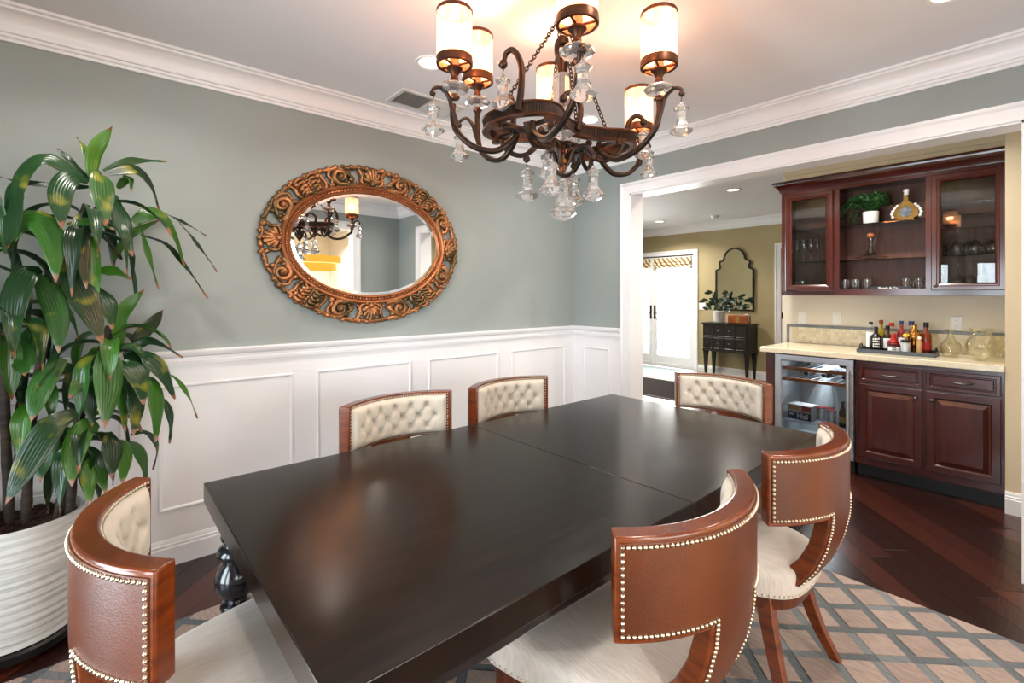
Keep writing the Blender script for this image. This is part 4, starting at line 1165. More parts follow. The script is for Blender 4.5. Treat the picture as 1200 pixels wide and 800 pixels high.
LEAVES = [
 ([(0.231, -0.06, 1.457), (0.244, -0.06, 1.572), (0.302, -0.06, 1.694)], 0.062),
 ([(0.226, -0.04, 1.473), (0.214, -0.03, 1.572), (0.184, -0.02, 1.628)], 0.034),
 ([(0.271, -0.04, 1.494), (0.375, 0.02, 1.572), (0.509, 0.08, 1.604)], 0.036),
 ([(0.287, -0.06, 1.486), (0.384, -0.04, 1.522), (0.441, -0.02, 1.461), (0.472, 0.0, 1.345)], 0.067),
 ([(0.261, -0.08, 1.438), (0.264, -0.127, 1.463), (0.27, -0.173, 1.359), (0.276, -0.22, 1.236)], 0.084),
 ([(0.216, -0.08, 1.437), (0.174, -0.127, 1.444), (0.139, -0.173, 1.366), (0.145, -0.22, 1.212)], 0.08),
 ([(0.221, -0.06, 1.435), (0.094, -0.087, 1.509), (0.025, -0.113, 1.421), (0.011, -0.14, 1.258)], 0.064),
 ([(0.236, -0.04, 1.434), (0.176, -0.02, 1.515), (0.11, 0.0, 1.583)], 0.031),
 ([(0.226, -0.04, 1.419), (0.12, -0.06, 1.407), (0.006, -0.08, 1.405), (-0.039, -0.1, 1.413)], 0.029),
 ([(0.155, -0.12, 1.244), (0.226, -0.15, 1.258), (0.305, -0.18, 1.23)], 0.036),
 ([(0.202, -0.1, 1.296), (0.193, -0.14, 1.239), (0.2, -0.18, 1.135), (0.218, -0.22, 0.979)], 0.057),
 ([(-0.02, -0.08, 1.135), (0.035, -0.127, 1.25), (0.107, -0.173, 1.203), (0.129, -0.22, 1.002)], 0.089),
 ([(0.077, -0.1, 1.034), (0.045, -0.147, 1.05), (0.011, -0.193, 0.948), (0.01, -0.24, 0.783)], 0.096),
 ([(0.059, -0.1, 1.034), (0.097, -0.14, 0.985), (0.13, -0.18, 0.874), (0.136, -0.22, 0.725)], 0.08),
 ([(0.145, -0.1, 1.087), (0.179, -0.147, 1.023), (0.227, -0.193, 0.897), (0.267, -0.24, 0.757)], 0.1),
 ([(0.236, -0.06, 1.0), (0.286, -0.09, 0.92), (0.298, -0.12, 0.808)], 0.079),
 ([(0.373, -0.04, 1.28), (0.463, -0.033, 1.34), (0.529, -0.027, 1.238), (0.568, -0.02, 1.094)], 0.086),
 ([(0.479, 0.02, 1.349), (0.581, 0.05, 1.307), (0.676, 0.08, 1.252)], 0.028),
 ([(0.552, 0.02, 1.304), (0.632, 0.05, 1.207), (0.72, 0.08, 1.072)], 0.045),
 ([(0.402, 0.0, 1.231), (0.501, 0.0, 1.195), (0.575, 0.0, 1.095), (0.667, 0.0, 0.937)], 0.055),
 ([(0.397, -0.04, 1.283), (0.427, -0.06, 1.143), (0.462, -0.08, 0.981)], 0.034),
 ([(0.307, -0.08, 1.391), (0.332, -0.12, 1.281), (0.365, -0.16, 1.12)], 0.077),
 ([(0.246, -0.06, 1.06), (0.307, -0.07, 1.061), (0.365, -0.08, 1.022)], 0.058),
 ([(0.323, -0.06, 0.715), (0.34, -0.05, 0.878), (0.415, -0.04, 0.981)], 0.071),
 ([(0.374, 0.0, 0.741), (0.446, 0.05, 0.813), (0.498, 0.1, 0.884)], 0.064),
 ([(0.34, -0.04, 0.684), (0.433, -0.05, 0.748), (0.558, -0.06, 0.658)], 0.044),
 ([(-0.022, -0.1, 1.116), (-0.026, -0.12, 1.245), (-0.034, -0.14, 1.336)], 0.047),
 ([(0.04, -0.08, 1.398), (0.008, -0.113, 1.382), (0.003, -0.147, 1.257), (-0.009, -0.18, 1.117)], 0.065),
 ([(0.22, 0.0, 1.439), (0.149, 0.06, 1.499), (0.082, 0.12, 1.554)], 0.04),
 ([(0.319, -0.02, 1.429), (0.362, -0.04, 1.481), (0.366, -0.06, 1.416)], 0.039),
 ([(0.335, -0.02, 1.113), (0.267, -0.01, 1.219), (0.236, 0.0, 1.163)], 0.041),
 ([(0.31, 0.04, 1.115), (0.367, 0.08, 1.235), (0.488, 0.12, 1.325)], 0.039),
 ([(0.291, -0.14, 0.669), (0.288, -0.18, 0.714), (0.287, -0.22, 0.575), (0.271, -0.26, 0.419)], 0.1),
 ([(0.318, -0.12, 0.634), (0.35, -0.153, 0.663), (0.386, -0.187, 0.606), (0.4, -0.22, 0.488)], 0.094),
 ([(0.338, -0.08, 0.676), (0.415, -0.093, 0.68), (0.475, -0.107, 0.611), (0.52, -0.12, 0.478)], 0.099),
 ([(0.395, -0.1, 0.581), (0.438, -0.127, 0.574), (0.453, -0.153, 0.446), (0.444, -0.18, 0.31)], 0.073),
 ([(0.448, -0.06, 0.494), (0.489, -0.067, 0.463), (0.511, -0.073, 0.371), (0.503, -0.08, 0.269)], 0.046),
 ([(0.47, -0.04, 0.59), (0.524, -0.033, 0.57), (0.579, -0.027, 0.483), (0.62, -0.02, 0.353)], 0.032),
 ([(0.351, -0.12, 0.577), (0.369, -0.147, 0.554), (0.379, -0.173, 0.462), (0.366, -0.2, 0.36)], 0.071),
 ([(0.328, -0.1, 0.613), (0.337, -0.13, 0.496), (0.34, -0.16, 0.368)], 0.05),
 ([(0.255, -0.16, 0.398), (0.212, -0.2, 0.425), (0.18, -0.24, 0.33), (0.175, -0.28, 0.215)], 0.081),
 ([(0.286, -0.14, 0.376), (0.295, -0.167, 0.345), (0.3, -0.193, 0.281), (0.294, -0.22, 0.202)], 0.073),
 ([(0.31, -0.1, 0.327), (0.332, -0.127, 0.317), (0.339, -0.153, 0.239), (0.33, -0.18, 0.157)], 0.066),
 ([(0.32, -0.08, 0.308), (0.377, -0.087, 0.286), (0.41, -0.093, 0.206), (0.415, -0.1, 0.106)], 0.057),
 ([(0.364, -0.04, 0.327), (0.419, -0.033, 0.328), (0.463, -0.027, 0.254), (0.446, -0.02, 0.144)], 0.033),
 ([(0.233, -0.14, 0.282), (0.224, -0.167, 0.245), (0.225, -0.193, 0.185), (0.229, -0.22, 0.114)], 0.051),
 ([(0.246, -0.12, 0.298), (0.257, -0.147, 0.256), (0.265, -0.173, 0.192), (0.278, -0.2, 0.137)], 0.053),
 ([(0.22, -0.14, 0.595), (0.222, -0.16, 0.575), (0.229, -0.18, 0.509), (0.234, -0.2, 0.419)], 0.05),
 ([(0.268, -0.1, 0.643), (0.211, -0.15, 0.62), (0.163, -0.2, 0.544)], 0.057),
 ([(0.186, -0.12, 0.657), (0.118, -0.17, 0.653), (0.056, -0.22, 0.52)], 0.049),
 ([(0.081, -0.06, 0.835), (0.041, -0.1, 0.779), (0.033, -0.14, 0.642)], 0.075),
 ([(0.188, -0.2, 0.487), (0.105, -0.26, 0.439), (-0.001, -0.32, 0.206)], 0.094),
 ([(0.148, -0.14, 0.698), (0.089, -0.19, 0.617), (0.06, -0.24, 0.475)], 0.08),
 ([(0.012, -0.1, 0.773), (0.033, -0.15, 0.701), (0.043, -0.2, 0.648)], 0.081),
 ([(0.12, -0.08, 0.397), (0.084, -0.11, 0.274), (0.08, -0.14, 0.215)], 0.061),
 ([(-0.035, -0.1, 0.71), (-0.015, -0.12, 0.694), (0.012, -0.14, 0.759)], 0.025),
]
for pts, wd in LEAVES: leaf_through(pts, wd, (.12, .02))
rg = random.Random(21)
crowns = [((.215, -.05, 1.33), 11, .40, .055), ((.29, -.07, .80), 12, .36, .06), ((-.02, -.06, .92), 12, .38, .06), ((-.10, -.02, 1.20), 9, .42, .055), ((.20, -.08, .44), 12, .34, .056), ((.08, .02, .62), 10, .34, .056)]
canes = [[(.03, -.02, .0), (.05, -.01, .5), (.13, -.03, 1.0), (.215, -.05, 1.34)], [(.12, -.05, .0), (.19, -.06, .4), (.29, -.07, .82)],
         [(-.02, .03, .0), (-.03, -.01, .5), (-.02, -.06, .95)], [(-.06, .02, .0), (-.08, .0, .6), (-.10, -.02, 1.28)], [(.16, -.06, .0), (.19, -.08, .46)]]
for c in canes:
    P = spline(c, 10); mb = MB()
    mb.tube(P, [(.017 if i % 3 else .0185)*(1-.25*i/len(P)) for i in range(len(P))], 10); mb.build('cane', M['trunk'], plant, smooth=60)
for (c, n, ln, wd) in crowns:
    for k in range(n):
        f = .3+.7*k/(n-1)
        az = k*2.399+rg.uniform(-.25, .25); el = 1.35-1.25*f+rg.uniform(-.12, .12)
        l = ln*rg.uniform(.78, 1.12)*(.72+.28*min(1, f*3)); dr = 1.3+1.5*f+rg.uniform(-.2, .5)
        if f < .12: dr = .35
        b = (c[0], c[1], c[2]-f*.13)
        leaf(b, az, el, l, wd*rg.uniform(.8, 1.15), dr, rg.uniform(-.5, .5))
# ================================================================ drinks bar
FX = 4.50                                # cabinet face plane
TF = lambda x: (lambda u, v, h: (x-h, u, v))   # panels facing -x
bc = thing('base_cabinet', 'cherry base cabinet with two drawers over two raised-panel doors', 'cabinet', (0, 0, 0))
b = MB(); b.box(FX, BXW-.002, BY0+.002, 1.105, .105, .905); b.build('body', M['cherry'], bc, bevel=.002)
MB().box(FX+.06, BXW-.002, BY0+.002, 1.105, .001, .104).build('toe_kick', M['black'], bc)
RAISED = [(0, 0), (0, .018), (.004, .021), (.042, .021), (.048, .016), (.052, .012), (.056, .012), (.085, .022), (.088, .022)]
def pull(parent, y, z):
    pts = spline([(FX-.02, y-.055, z), (FX-.042, y-.045, z-.002), (FX-.048, y, z-.006), (FX-.042, y+.045, z-.002), (FX-.02, y+.055, z)], 5)
    mb = MB(); mb.tube(pts, [.006, .005, .005, .0055, .006, .0065, .007, .0075, .008, .0085, .009, .0085, .008, .0075, .007, .0065, .006, .0055, .005, .005, .006][:len(pts)], 8)
    mb.build('bar_pull', M['pull'], parent, smooth=60)
def knob(parent, x, y, z, r=.014):
    mb = MB(); pr = [(.0, 0), (.005, 0), (.005, .012), (r*.8, .016), (r, .022), (r*.85, .028), (.0, .031)]
    k = 14; vs = []; fs = []
    for (q, h) in pr:
        for i in range(k): vs.append((x-h, y+q*cos(2*pi*i/k), z+q*sin(2*pi*i/k)))
    for j2 in range(len(pr)-1):
        for i in range(k): fs.append((j2*k+i, j2*k+(i+1) % k, (j2+1)*k+(i+1) % k, (j2+1)*k+i))
    mb.add(vs, fs); mb.build('knob', M['pull'], parent, smooth=60)
DRW = [(0, 0), (0, .018), (.004, .021), (.022, .021), (.027, .015), (.032, .015), (.037, .021), (.04, .021)]
for (y0, y1) in ((.702, 1.080), (.304, .682)):
    d = MB().rect(TF(FX-.0005), y0, y1, .742, .880, DRW).build('drawer', M['cherry_h'], bc); pull(d, (y0+y1)/2, .812)
    d = MB().rect(TF(FX-.0005), y0, y1, .165, .728, RAISED).build('door', M['cherry'], bc)
    knob(d, FX-.02, y0+.035 if y0 > .6 else y1-.035, .665)
ct = MB(); ct.box(4.465, BXW-.001, BY0+.001, 1.812, .907, .95)
tag(ct.build('countertop', M['counter'], bevel=.004), 'polished cream stone countertop of the drinks bar', 'countertop')
ep = MB(); ep.box(FX, BXW-.002, 1.704, 1.772, .001, .905)
tag(ep.build('end_panel', M['cherry'], bevel=.002), 'cherry end panel left of the wine fridge', 'panel')
# backsplash mosaic: small stone tiles under a grey pencil trim
bs = thing('backsplash', 'cream stone mosaic backsplash with grey border above the counter', 'backsplash', (0, 0, 0))
MB().box(BXW-.004, BXW-.001, BY0+.002, 1.80, .951, 1.10).build('grout', M['barwall'], bs)
mb = MB(); rg = random.Random(9); tints = []
for r in range(5):
    for c in range(50):
        y = BY0+.006+c*.0298; z = .954+r*.0295
        if y+.028 > 1.79: continue
        h = .0065+rg.uniform(0, .0015); k = len(mb.f); mb.box(BXW-h, BXW-.003, y, y+.0278, z, z+.0275); tints += [rg.random()]*6
tm = mat('stone_mosaic', (222,208,168), .25); N = tm.node_tree.nodes; L = tm.node_tree.links
at = N.new('ShaderNodeAttribute'); at.attribute_name = 'tint'; rp = N.new('ShaderNodeValToRGB')
rp.color_ramp.elements[0].color = (*lin((216,204,172)), 1); rp.color_ramp.elements[1].color = (*lin((238,230,208)), 1)
L.new(at.outputs['Fac'], rp.inputs['Fac']); L.new(rp.outputs['Color'], N['Principled BSDF'].inputs['Base Color'])
o = mb.build('mosaic_tiles', tm, bs); o['kind'] = 'stuff'; set_tint(o.data, tints)
MB().box(BXW-.014, BXW-.001, BY0+.002, 1.825, 1.10, 1.125).build('border_trim', M['steelgrey'], bs, bevel=.004)
MB().box(BXW-.014, BXW-.001, 1.80, 1.825, .951, 1.10).build('border_trim', M['steelgrey'], bs, bevel=.004)
# outlets
def outlet(y, z, label, kind=0):
    t = thing('wall_outlet', label, 'outlet', (BXW, y, z), 0, 'white outlet plates above the bar')
    MB().rect(lambda u, v, h: (-h, u, v), -.036, .036, -.058, .058, [(0, 0), (0, .003), (.004, .006), (.01, .006)]).build('plate', M['plastic'], t)
    if kind == 0:
        for s in (-1, 1):
            MB().prism([(.017*cos(k*pi/6), s*.022+.015*sin(k*pi/6)) for k in range(12)], .0055, .008, lambda u, v, h: (-h, u, v)).build('socket', M['plastic'], t)
            for q in (-.006, .006): MB().box(-.0085, -.006, q-.001, q+.001, s*.022-.004, s*.022+.005).build('slot', M['slot'], t)
    else:
        MB().box(-.010, -.005, -.016, .016, -.032, .032).build('rocker', M['plastic'], t, bevel=.002)
outlet(1.691, 1.191, 'white wall plate at the left end above the bar', 1)
outlet(1.403, 1.194, 'white wall plate above the wine fridge', 1)
outlet(.595, 1.185, 'white double outlet above the glass decanter', 0)

# ---- wine fridge
wf = thing('wine_fridge', 'stainless under-counter drinks fridge with a glass door', 'fridge', (0, 0, 0))
Y0, Y1, Z0, Z1 = 1.118, 1.699, .105, .900
b = MB(); b.box(5.0, 5.03, Y0, Y1, Z0, Z1); b.box(FX+.04, 5.0, Y0, Y0+.03, Z0, Z1); b.box(FX+.04, 5.0, Y1-.03, Y1, Z0, Z1)
b.box(FX+.04, 5.0, Y0+.03, Y1-.03, Z1-.03, Z1); b.box(FX+.04, 5.0, Y0+.03, Y1-.03, Z0, Z0+.05)
b.build('body', M['grey_liner'], wf)
b = MB(); b.box(FX+.03, 5.0, Y0, Y1, .001, Z0-.001); b.build('plinth', M['black'], wf)
g = MB()
for k in range(9): g.box(FX+.022, FX+.03, Y0+.04+k*.056, Y0+.08+k*.056, .03, .075)
g.build('vent_grille', M['steel'], wf)
d = MB().rect(TF(FX+.035), Y0, Y1, Z0, Z1, [(0, 0), (0, .038), (.004, .042), (.048, .042), (.054, .036), (.054, 0)], fill=False, wrap=True).build('door_frame', M['steel'], wf, bevel=.001)
MB().box(FX+.012, FX+.016, Y0+.05, Y1-.05, Z0+.05, Z1-.05).build('door_glass', pane_mat('fridge_glass', (226,230,232), .4), d)
hb = MB(); hb.tube([(FX-.048, Y0+.028, .24), (FX-.048, Y0+.028, .82)], .0115, 12); hb.build('handle', M['steel'], d, smooth=50)
for z in (.27, .79):
    MB().tube([(FX-.006, Y0+.028, z), (FX-.048, Y0+.028, z)], .007, 10).build('handle_mount', M['steel'], d, smooth=50)
sw = mat('shelf_front_beech', (200,122,66), .4, col2=(176,102,54), nscale=6, stretch=(6,1,6))
for z in (.775, .680):
    s_ = MB(); s_.box(FX+.06, FX+.075, Y0+.035, Y1-.035, z-.014, z+.014); so_ = s_.build('shelf', sw, wf, bevel=.002)
    s2_ = MB()
    for k in range(9): s2_.tube([(FX+.075, Y0+.06+k*.058, z), (4.98, Y0+.06+k*.058, z)], .0035, 6)
    s2_.build('shelf_rods', M['steel'], so_, smooth=60)
wz = .325
s_ = MB(); s_.tube([(FX+.06, Y0+.035, wz), (FX+.06, Y1-.035, wz)], .006, 8); so_ = s_.build('wire_shelf', M['steel'], wf, smooth=60)
s2_ = MB()
for k in range(22): s2_.tube([(FX+.06, Y0+.045+k*.0235, wz), (4.98, Y0+.045+k*.0235, wz)], .0022, 5)
s2_.build('wire_rods', M['steel'], so_, smooth=60)
area_light('fridge_lamp', (4.76, 1.41, Z1-.036), (0, 0, 0), 0.30, .05, 6.5, (.92, .97, 1.0)).parent = wf

def text_mesh(s, size, m, parent, T, name='lettering', bold=0.0, align='CENTER'):
    c = bpy.data.curves.new('t', 'FONT'); c.body = s; c.size = size; c.align_x = align; c.align_y = 'CENTER'; c.offset = bold; c.resolution_u = 3
    o = bpy.data.objects.new('t', c); COL.objects.link(o)
    dg = bpy.context.evaluated_depsgraph_get(); me = bpy.data.meshes.new_from_object(o.evaluated_get(dg))
    bpy.data.objects.remove(o)
    for v in me.vertices: v.co = Vector(T(v.co.x, v.co.y))
    me.materials.clear(); me.materials.append(m)
    return obj_from(name, me, parent)
inkW = mat('print_white', (240,240,238), .5, col2=(236,236,234), nscale=20)
inkK = mat('print_black', (18,18,18), .5, col2=(22,22,22), nscale=20)
inkB = mat('print_navy', (34,52,104), .45, col2=(30,46,94), nscale=20)
inkR = mat('print_red', (176,34,34), .45, col2=(160,28,28), nscale=20)
inkG = mat('print_gold', (190,160,90), .4, col2=(180,150,80), nscale=20)
# carton of cans
bx = thing('beer_carton', 'printed drinks carton with navy band lettered Hei inside the fridge', 'carton', (4.66, 1.53, wz+.007), radians(-6))
MB().box(-.07, .07, -.095, .095, 0, .13).build('box', mat('carton_white', (208,208,206), .4, col2=(196,196,196), nscale=12), bx, bevel=.004)
MB().box(-.0715, -.0705, -.094, .094, .004, .068).build('navy_band', inkB, bx)
text_mesh('Hei', .064, inkW, bx, lambda u, v: (-.0722, -.028-u, .036+v), bold=.0015)
MB().box(-.0725, -.0714, .045, .078, .036, .050).build('small_print', inkW, bx)
MB().box(-.0715, -.0705, -.094, -.02, .078, .122).build('red_panel', inkR, bx)
MB().box(-.0715, -.0705, .0, .085, .082, .118).build('dark_panel', inkG, bx)
for k in range(3):
    cn = thing('drink_can', ['silver can with red lid in front of the fridge bottles', 'silver can with red lid behind the front can', 'silver can with red lid nearest the carton'][k], 'can', ((4.64, 4.74, 4.72)[k], (1.305, 1.345, 1.405)[k], wz+.007), 0, 'cans in the fridge')
    MB().lathe([(.0, 0), (.024, 0), (.030, .006), (.030, .10), (.026, .108), (.0, .108)], 20).build('body', M['steel'], cn, smooth=40)
    MB().lathe([(.0, .109), (.03, .109), (.034, .113), (.03, .119), (.0, .12)], 20).build('lid', inkR, cn, smooth=40)
gbrown = mat('brown_bottle_glass', (44,26,14), .08, col2=(36,20,10), nscale=10, coat=.5)
def bottle(name, label, loc, prof, m, group, n=20, rz=0):
    t = thing(name, label, 'bottle', loc, rz, group)
    MB().lathe(prof, n).build('glass', m, t, smooth=50)
    return t
def band_on(t, r, z0, z1, m, name='paper_label', a0=0, a1=2*pi, n=20):
    vs = []; fs = []
    for i in range(n+1):
        a = a0+(a1-a0)*i/n
        for rr, z in ((r, z0), (r, z1), (r+.0012, z1), (r+.0012, z0)): vs.append((rr*cos(a), rr*sin(a), z))
    for i in range(n):
        for k in range(4): fs.append((i*4+k, i*4+(k+1) % 4, (i+1)*4+(k+1) % 4, (i+1)*4+k))
    mb = MB(); mb.add(vs, fs); return mb.build(name, m, t, smooth=50)
LAY = [('dark bottle lying on the top fridge shelf, left one', 1.48, .80), ('dark bottle lying on the top fridge shelf, right one', 1.24, .80), ('dark bottle lying on the second fridge shelf, left one', 1.50, .705), ('dark bottle lying on the second fridge shelf, middle one', 1.37, .705), ('dark bottle lying on the second fridge shelf, right one', 1.22, .705)]
for lb, y, z in LAY:
    t = thing('wine_bottle', lb, 'bottle', (4.95, y, z+.026), 0, 'wine bottles lying in the fridge')
    me = MB().lathe([(.0, 0), (.034, 0), (.037, .006), (.037, .19), (.030, .225), (.015, .25), (.014, .30), (.0, .302)], 18).mesh('glass', gbrown, 50)
    o = obj_from('glass', me, t); o.rotation_euler = (0, radians(-90), 0)
    me = MB().lathe([(.0155, .262), (.0162, .263), (.0162, .306), (.0, .3075)], 14).mesh('foil', M['black'], 50); o = obj_from('foil', me, t); o.rotation_euler = (0, radians(-90), 0)
t = bottle('beer_bottle', 'brown bottle standing at the right inside the fridge', (4.63, 1.225, wz+.007), [(.0, 0), (.026, 0), (.029, .005), (.029, .11), (.024, .135), (.012, .165), (.0115, .20), (.0, .202)], gbrown, None)
band_on(t, .0293, .03, .085, inkG); MB().lathe([(.013, .195), (.014, .197), (.014, .207), (.0, .209)], 14).build('cap', M['black'], t)

# ---- wall cabinet
uc = thing('wall_cabinet', 'cherry wall cabinet with glass doors either side of open shelves', 'cabinet', (0, 0, 0))
UX, UY0, UY1, UZ0, UZ1 = 4.82, BY0+.003, 1.762, 1.405, 2.40
b = MB(); b.box(BXW-.012, BXW-.001, UY0, UY1, UZ0, UZ1); uo = b.build('back_panel', M['cherry_in'], uc)
MB().box(UX+.02, BXW-.012, UY0, UY1, UZ0, UZ0+.045).build('bottom', M['cherry_h'], uc)
MB().box(UX+.02, BXW-.012, UY0, UY1, 2.33, UZ1).build('top', M['cherry_h'], uc)
for (a, c) in ((UY0, UY0+.02), (UY1-.02, UY1), (.712, .730), (1.318, 1.336)):
    MB().box(UX+.02, BXW-.012, a, c, UZ0+.045, 2.33).build('side_panel', M['cherry'], uc)
for (a, c) in ((UY0, .298), (UY1-.036, UY1), (.700, .735), (1.302, 1.346)):
    MB().box(UX, UX+.02, a, c, UZ0+.055, 2.315).build('stile', M['cherry'], uc, bevel=.001)
MB().box(UX, UX+.02, UY0, UY1, UZ0, UZ0+.055).build('rail', M['cherry_h'], uc, bevel=.001)
MB().box(UX, UX+.02, UY0, UY1, 2.315, UZ1).build('rail', M['cherry_h'], uc, bevel=.001)
cp = [(0, 2.345), (.008, 2.345), (.012, 2.36), (.020, 2.375), (.036, 2.40), (.052, 2.412), (.055, 2.425), (.062, 2.43), (.062, 2.442), (0, 2.442)]
c1 = MB(); c1.strip(cp, (UX, UY1), (UX, UY0), (-1, 0), m0=-1); c1.strip(cp, (BXW-.001, UY1), (UX, UY1), (0, 1), m1=-1)
c1.build('crown', M['cherry_h'], uc, smooth=30)
GL = [(0, 0), (0, .018), (.005, .022), (.030, .022), (.036, .017), (.042, .017), (.054, .010), (.058, 0)]
for (y0, y1, ky) in ((1.344, 1.724, 1.372), (.301, .700, .672)):
    d = MB().rect(TF(UX-.0005), y0, y1, 1.444, 2.314, GL, fill=False, wrap=True).build('door', M['cherry'], uc)
    MB().box(UX-.006, UX-.003, y0+.05, y1-.05, 1.494, 2.264).build('door_glass', M['cabglass'], d)
    knob(d, UX-.022, ky, 1.478, .012)
SH = (1.705, 2.005)
for z in SH:
    for (a, c) in ((UY0+.022, .71), (.732, 1.316), (1.338, UY1-.022)):
        MB().box(UX+.03, BXW-.014, a, c, z-.008, z).build('glass_shelf', M['shelfglass'], uc)
# ---- glassware in the wall cabinet
FLUTE = [(.0, 0), (.028, 0), (.028, .002), (.004, .006), (.0035, .075), (.012, .095), (.021, .13), (.0235, .17), (.0215, .21), (.0205, .21), (.0225, .17), (.020, .13), (.011, .098), (.0, .09)]
def glassware(name, label, cat, x, y, z, prof, group, m='clear', flip=None, n=20):
    pr = prof if flip is None else [(r, flip-q) for r, q in prof][::-1]
    return tag(MB().lathe(pr, n).build(name, M[m], loc=(x, y, z), smooth=50), label, cat, group)
ORD = ['leftmost', 'second from left', 'third from left', 'fourth from left', 'fifth from left', 'rightmost']
FL = [(4.92, 1.665), (4.98, 1.635), (4.92, 1.605), (4.92, 1.55), (4.98, 1.515), (4.92, 1.41)]
for i, (x, y) in enumerate(FL):
    glassware('champagne_flute', 'slim champagne flute standing apart, rightmost on the left cabinet shelf' if i == 5 else ORD[i]+' slim champagne flute in the left glass cabinet', 'glass', x, y, SH[0]+.001, FLUTE, 'champagne flutes on the left cabinet shelf')
SHOT = [(.0, 0), (.020, 0), (.021, .004), (.024, .085), (.0225, .085), (.019, .010), (.0, .010)]
for i, (x, y) in enumerate(((4.9, 1.668), (4.96, 1.638), (4.9, 1.61))):
    glassware('small_tumbler', ['leftmost', 'middle', 'rightmost'][i]+' of three small straight glasses low in the left glass cabinet', 'glass', x, y, UZ0+.046, SHOT, 'small glasses in the left cabinet')
for i, (x, y) in enumerate(((4.9, 1.53), (4.9, 1.46), (4.92, 1.40))):
    t = thing('small_cup', ['leftmost', 'middle', 'rightmost'][i]+' of three small pale red-rimmed cups in the left glass cabinet', 'cup', (x, y, UZ0+.046), 0, 'small cups in the left cabinet')
    MB().lathe([(.0, 0), (.014, 0), (.022, .012), (.028, .035), (.0265, .035), (.02, .014), (.0, .008)], 18).build('bowl', M['plastic'], t, smooth=50)
    MB().lathe([(.0283, .030), (.029, .031), (.029, .036), (.0265, .036)], 18, cap=False).build('rim', inkR, t)
TUMB = [(.0, 0), (.032, 0), (.034, .003), (.037, .090), (.035, .090), (.031, .012), (.0, .012)]
for i, (x, y) in enumerate(((4.885, 1.275), (4.97, 1.24), (4.885, 1.195), (4.97, 1.155), (4.885, 1.115))):
    glassware('tumbler', ['leftmost', 'second', 'third', 'fourth', 'rightmost'][i]+' clear tumbler of five at the left end of the open bottom shelf', 'glass', x, y, UZ0+.046, TUMB, 'tumblers at the left of the open shelf')
for i, (x, y) in enumerate(((4.90, .865), (4.98, .83), (4.90, .785), (4.99, .765))):
    glassware('tumbler', ['leftmost', 'second', 'third', 'rightmost'][i]+' clear tumbler of four at the right end of the open bottom shelf', 'glass', x, y, UZ0+.046, TUMB, 'tumblers at the right of the open shelf')
bm_ = thing('bar_mat', 'narrow black bar mat with white lettering on the open bottom shelf', 'mat', (4.855, 1.00, UZ0+.046))
MB().box(-.012, .012, -.165, .11, 0, .028).build('mat', M['black'], bm_, bevel=.002)
text_mesh('Shook & Co', .026, inkW, bm_, lambda u, v: (-.0126, -.028-u, .014+v), bold=.0006)
WINE = [(.0, 0), (.034, 0), (.034, .002), (.005, .007), (.004, .085), (.012, .094), (.034, .115), (.044, .145), (.042, .175), (.034, .205), (.033, .205), (.041, .175), (.043, .145), (.033, .117), (.0, .095)]
for i, (x, y) in enumerate(((4.91, .66), (4.91, .565), (4.99, .51), (4.91, .47), (4.99, .40), (4.91, .37))):
    glassware('wine_glass', ORD[i]+' upturned wine glass on the middle shelf, right glass cabinet', 'glass', x, y, SH[0]+.001, WINE, 'upturned wine glasses on the middle shelf', flip=.205)
for i, (x, y) in enumerate(((4.92, .56), (4.99, .505), (4.92, .435))):
    glassware('wine_glass', ['leftmost', 'middle', 'rightmost'][i]+' upturned wine glass on the bottom shelf, right glass cabinet', 'glass', x, y, UZ0+.046, WINE, 'upturned wine glasses on the bottom shelf', flip=.205)
# wide decanter with a cork ball
t = thing('wine_decanter', 'wide-based glass decanter with a cork ball on the open middle shelf', 'decanter', (4.95, 1.11, SH[0]+.001))
MB().lathe([(.0, 0), (.05, 0), (.105, .012), (.112, .022), (.09, .034), (.04, .055), (.020, .085), (.016, .14), (.020, .185), (.0185, .185), (.0145, .14), (.018, .085), (.038, .057), (.0, .03)], 28).build('vessel', M['clear'], t, smooth=60)
MB().sphere((0, 0, .205), .026, 14, 10).build('cork_ball', mat('cork', (190,116,70), .7, col2=(160,92,54), nscale=60), t, smooth=80)
t2 = MB(); t2.tube(spline([(.0, -.02, .12), (.0, -.032, .17), (0, -.05, .225)], 6), .006, 8); t2.build('pour_handle', M['clear'], t, smooth=60)
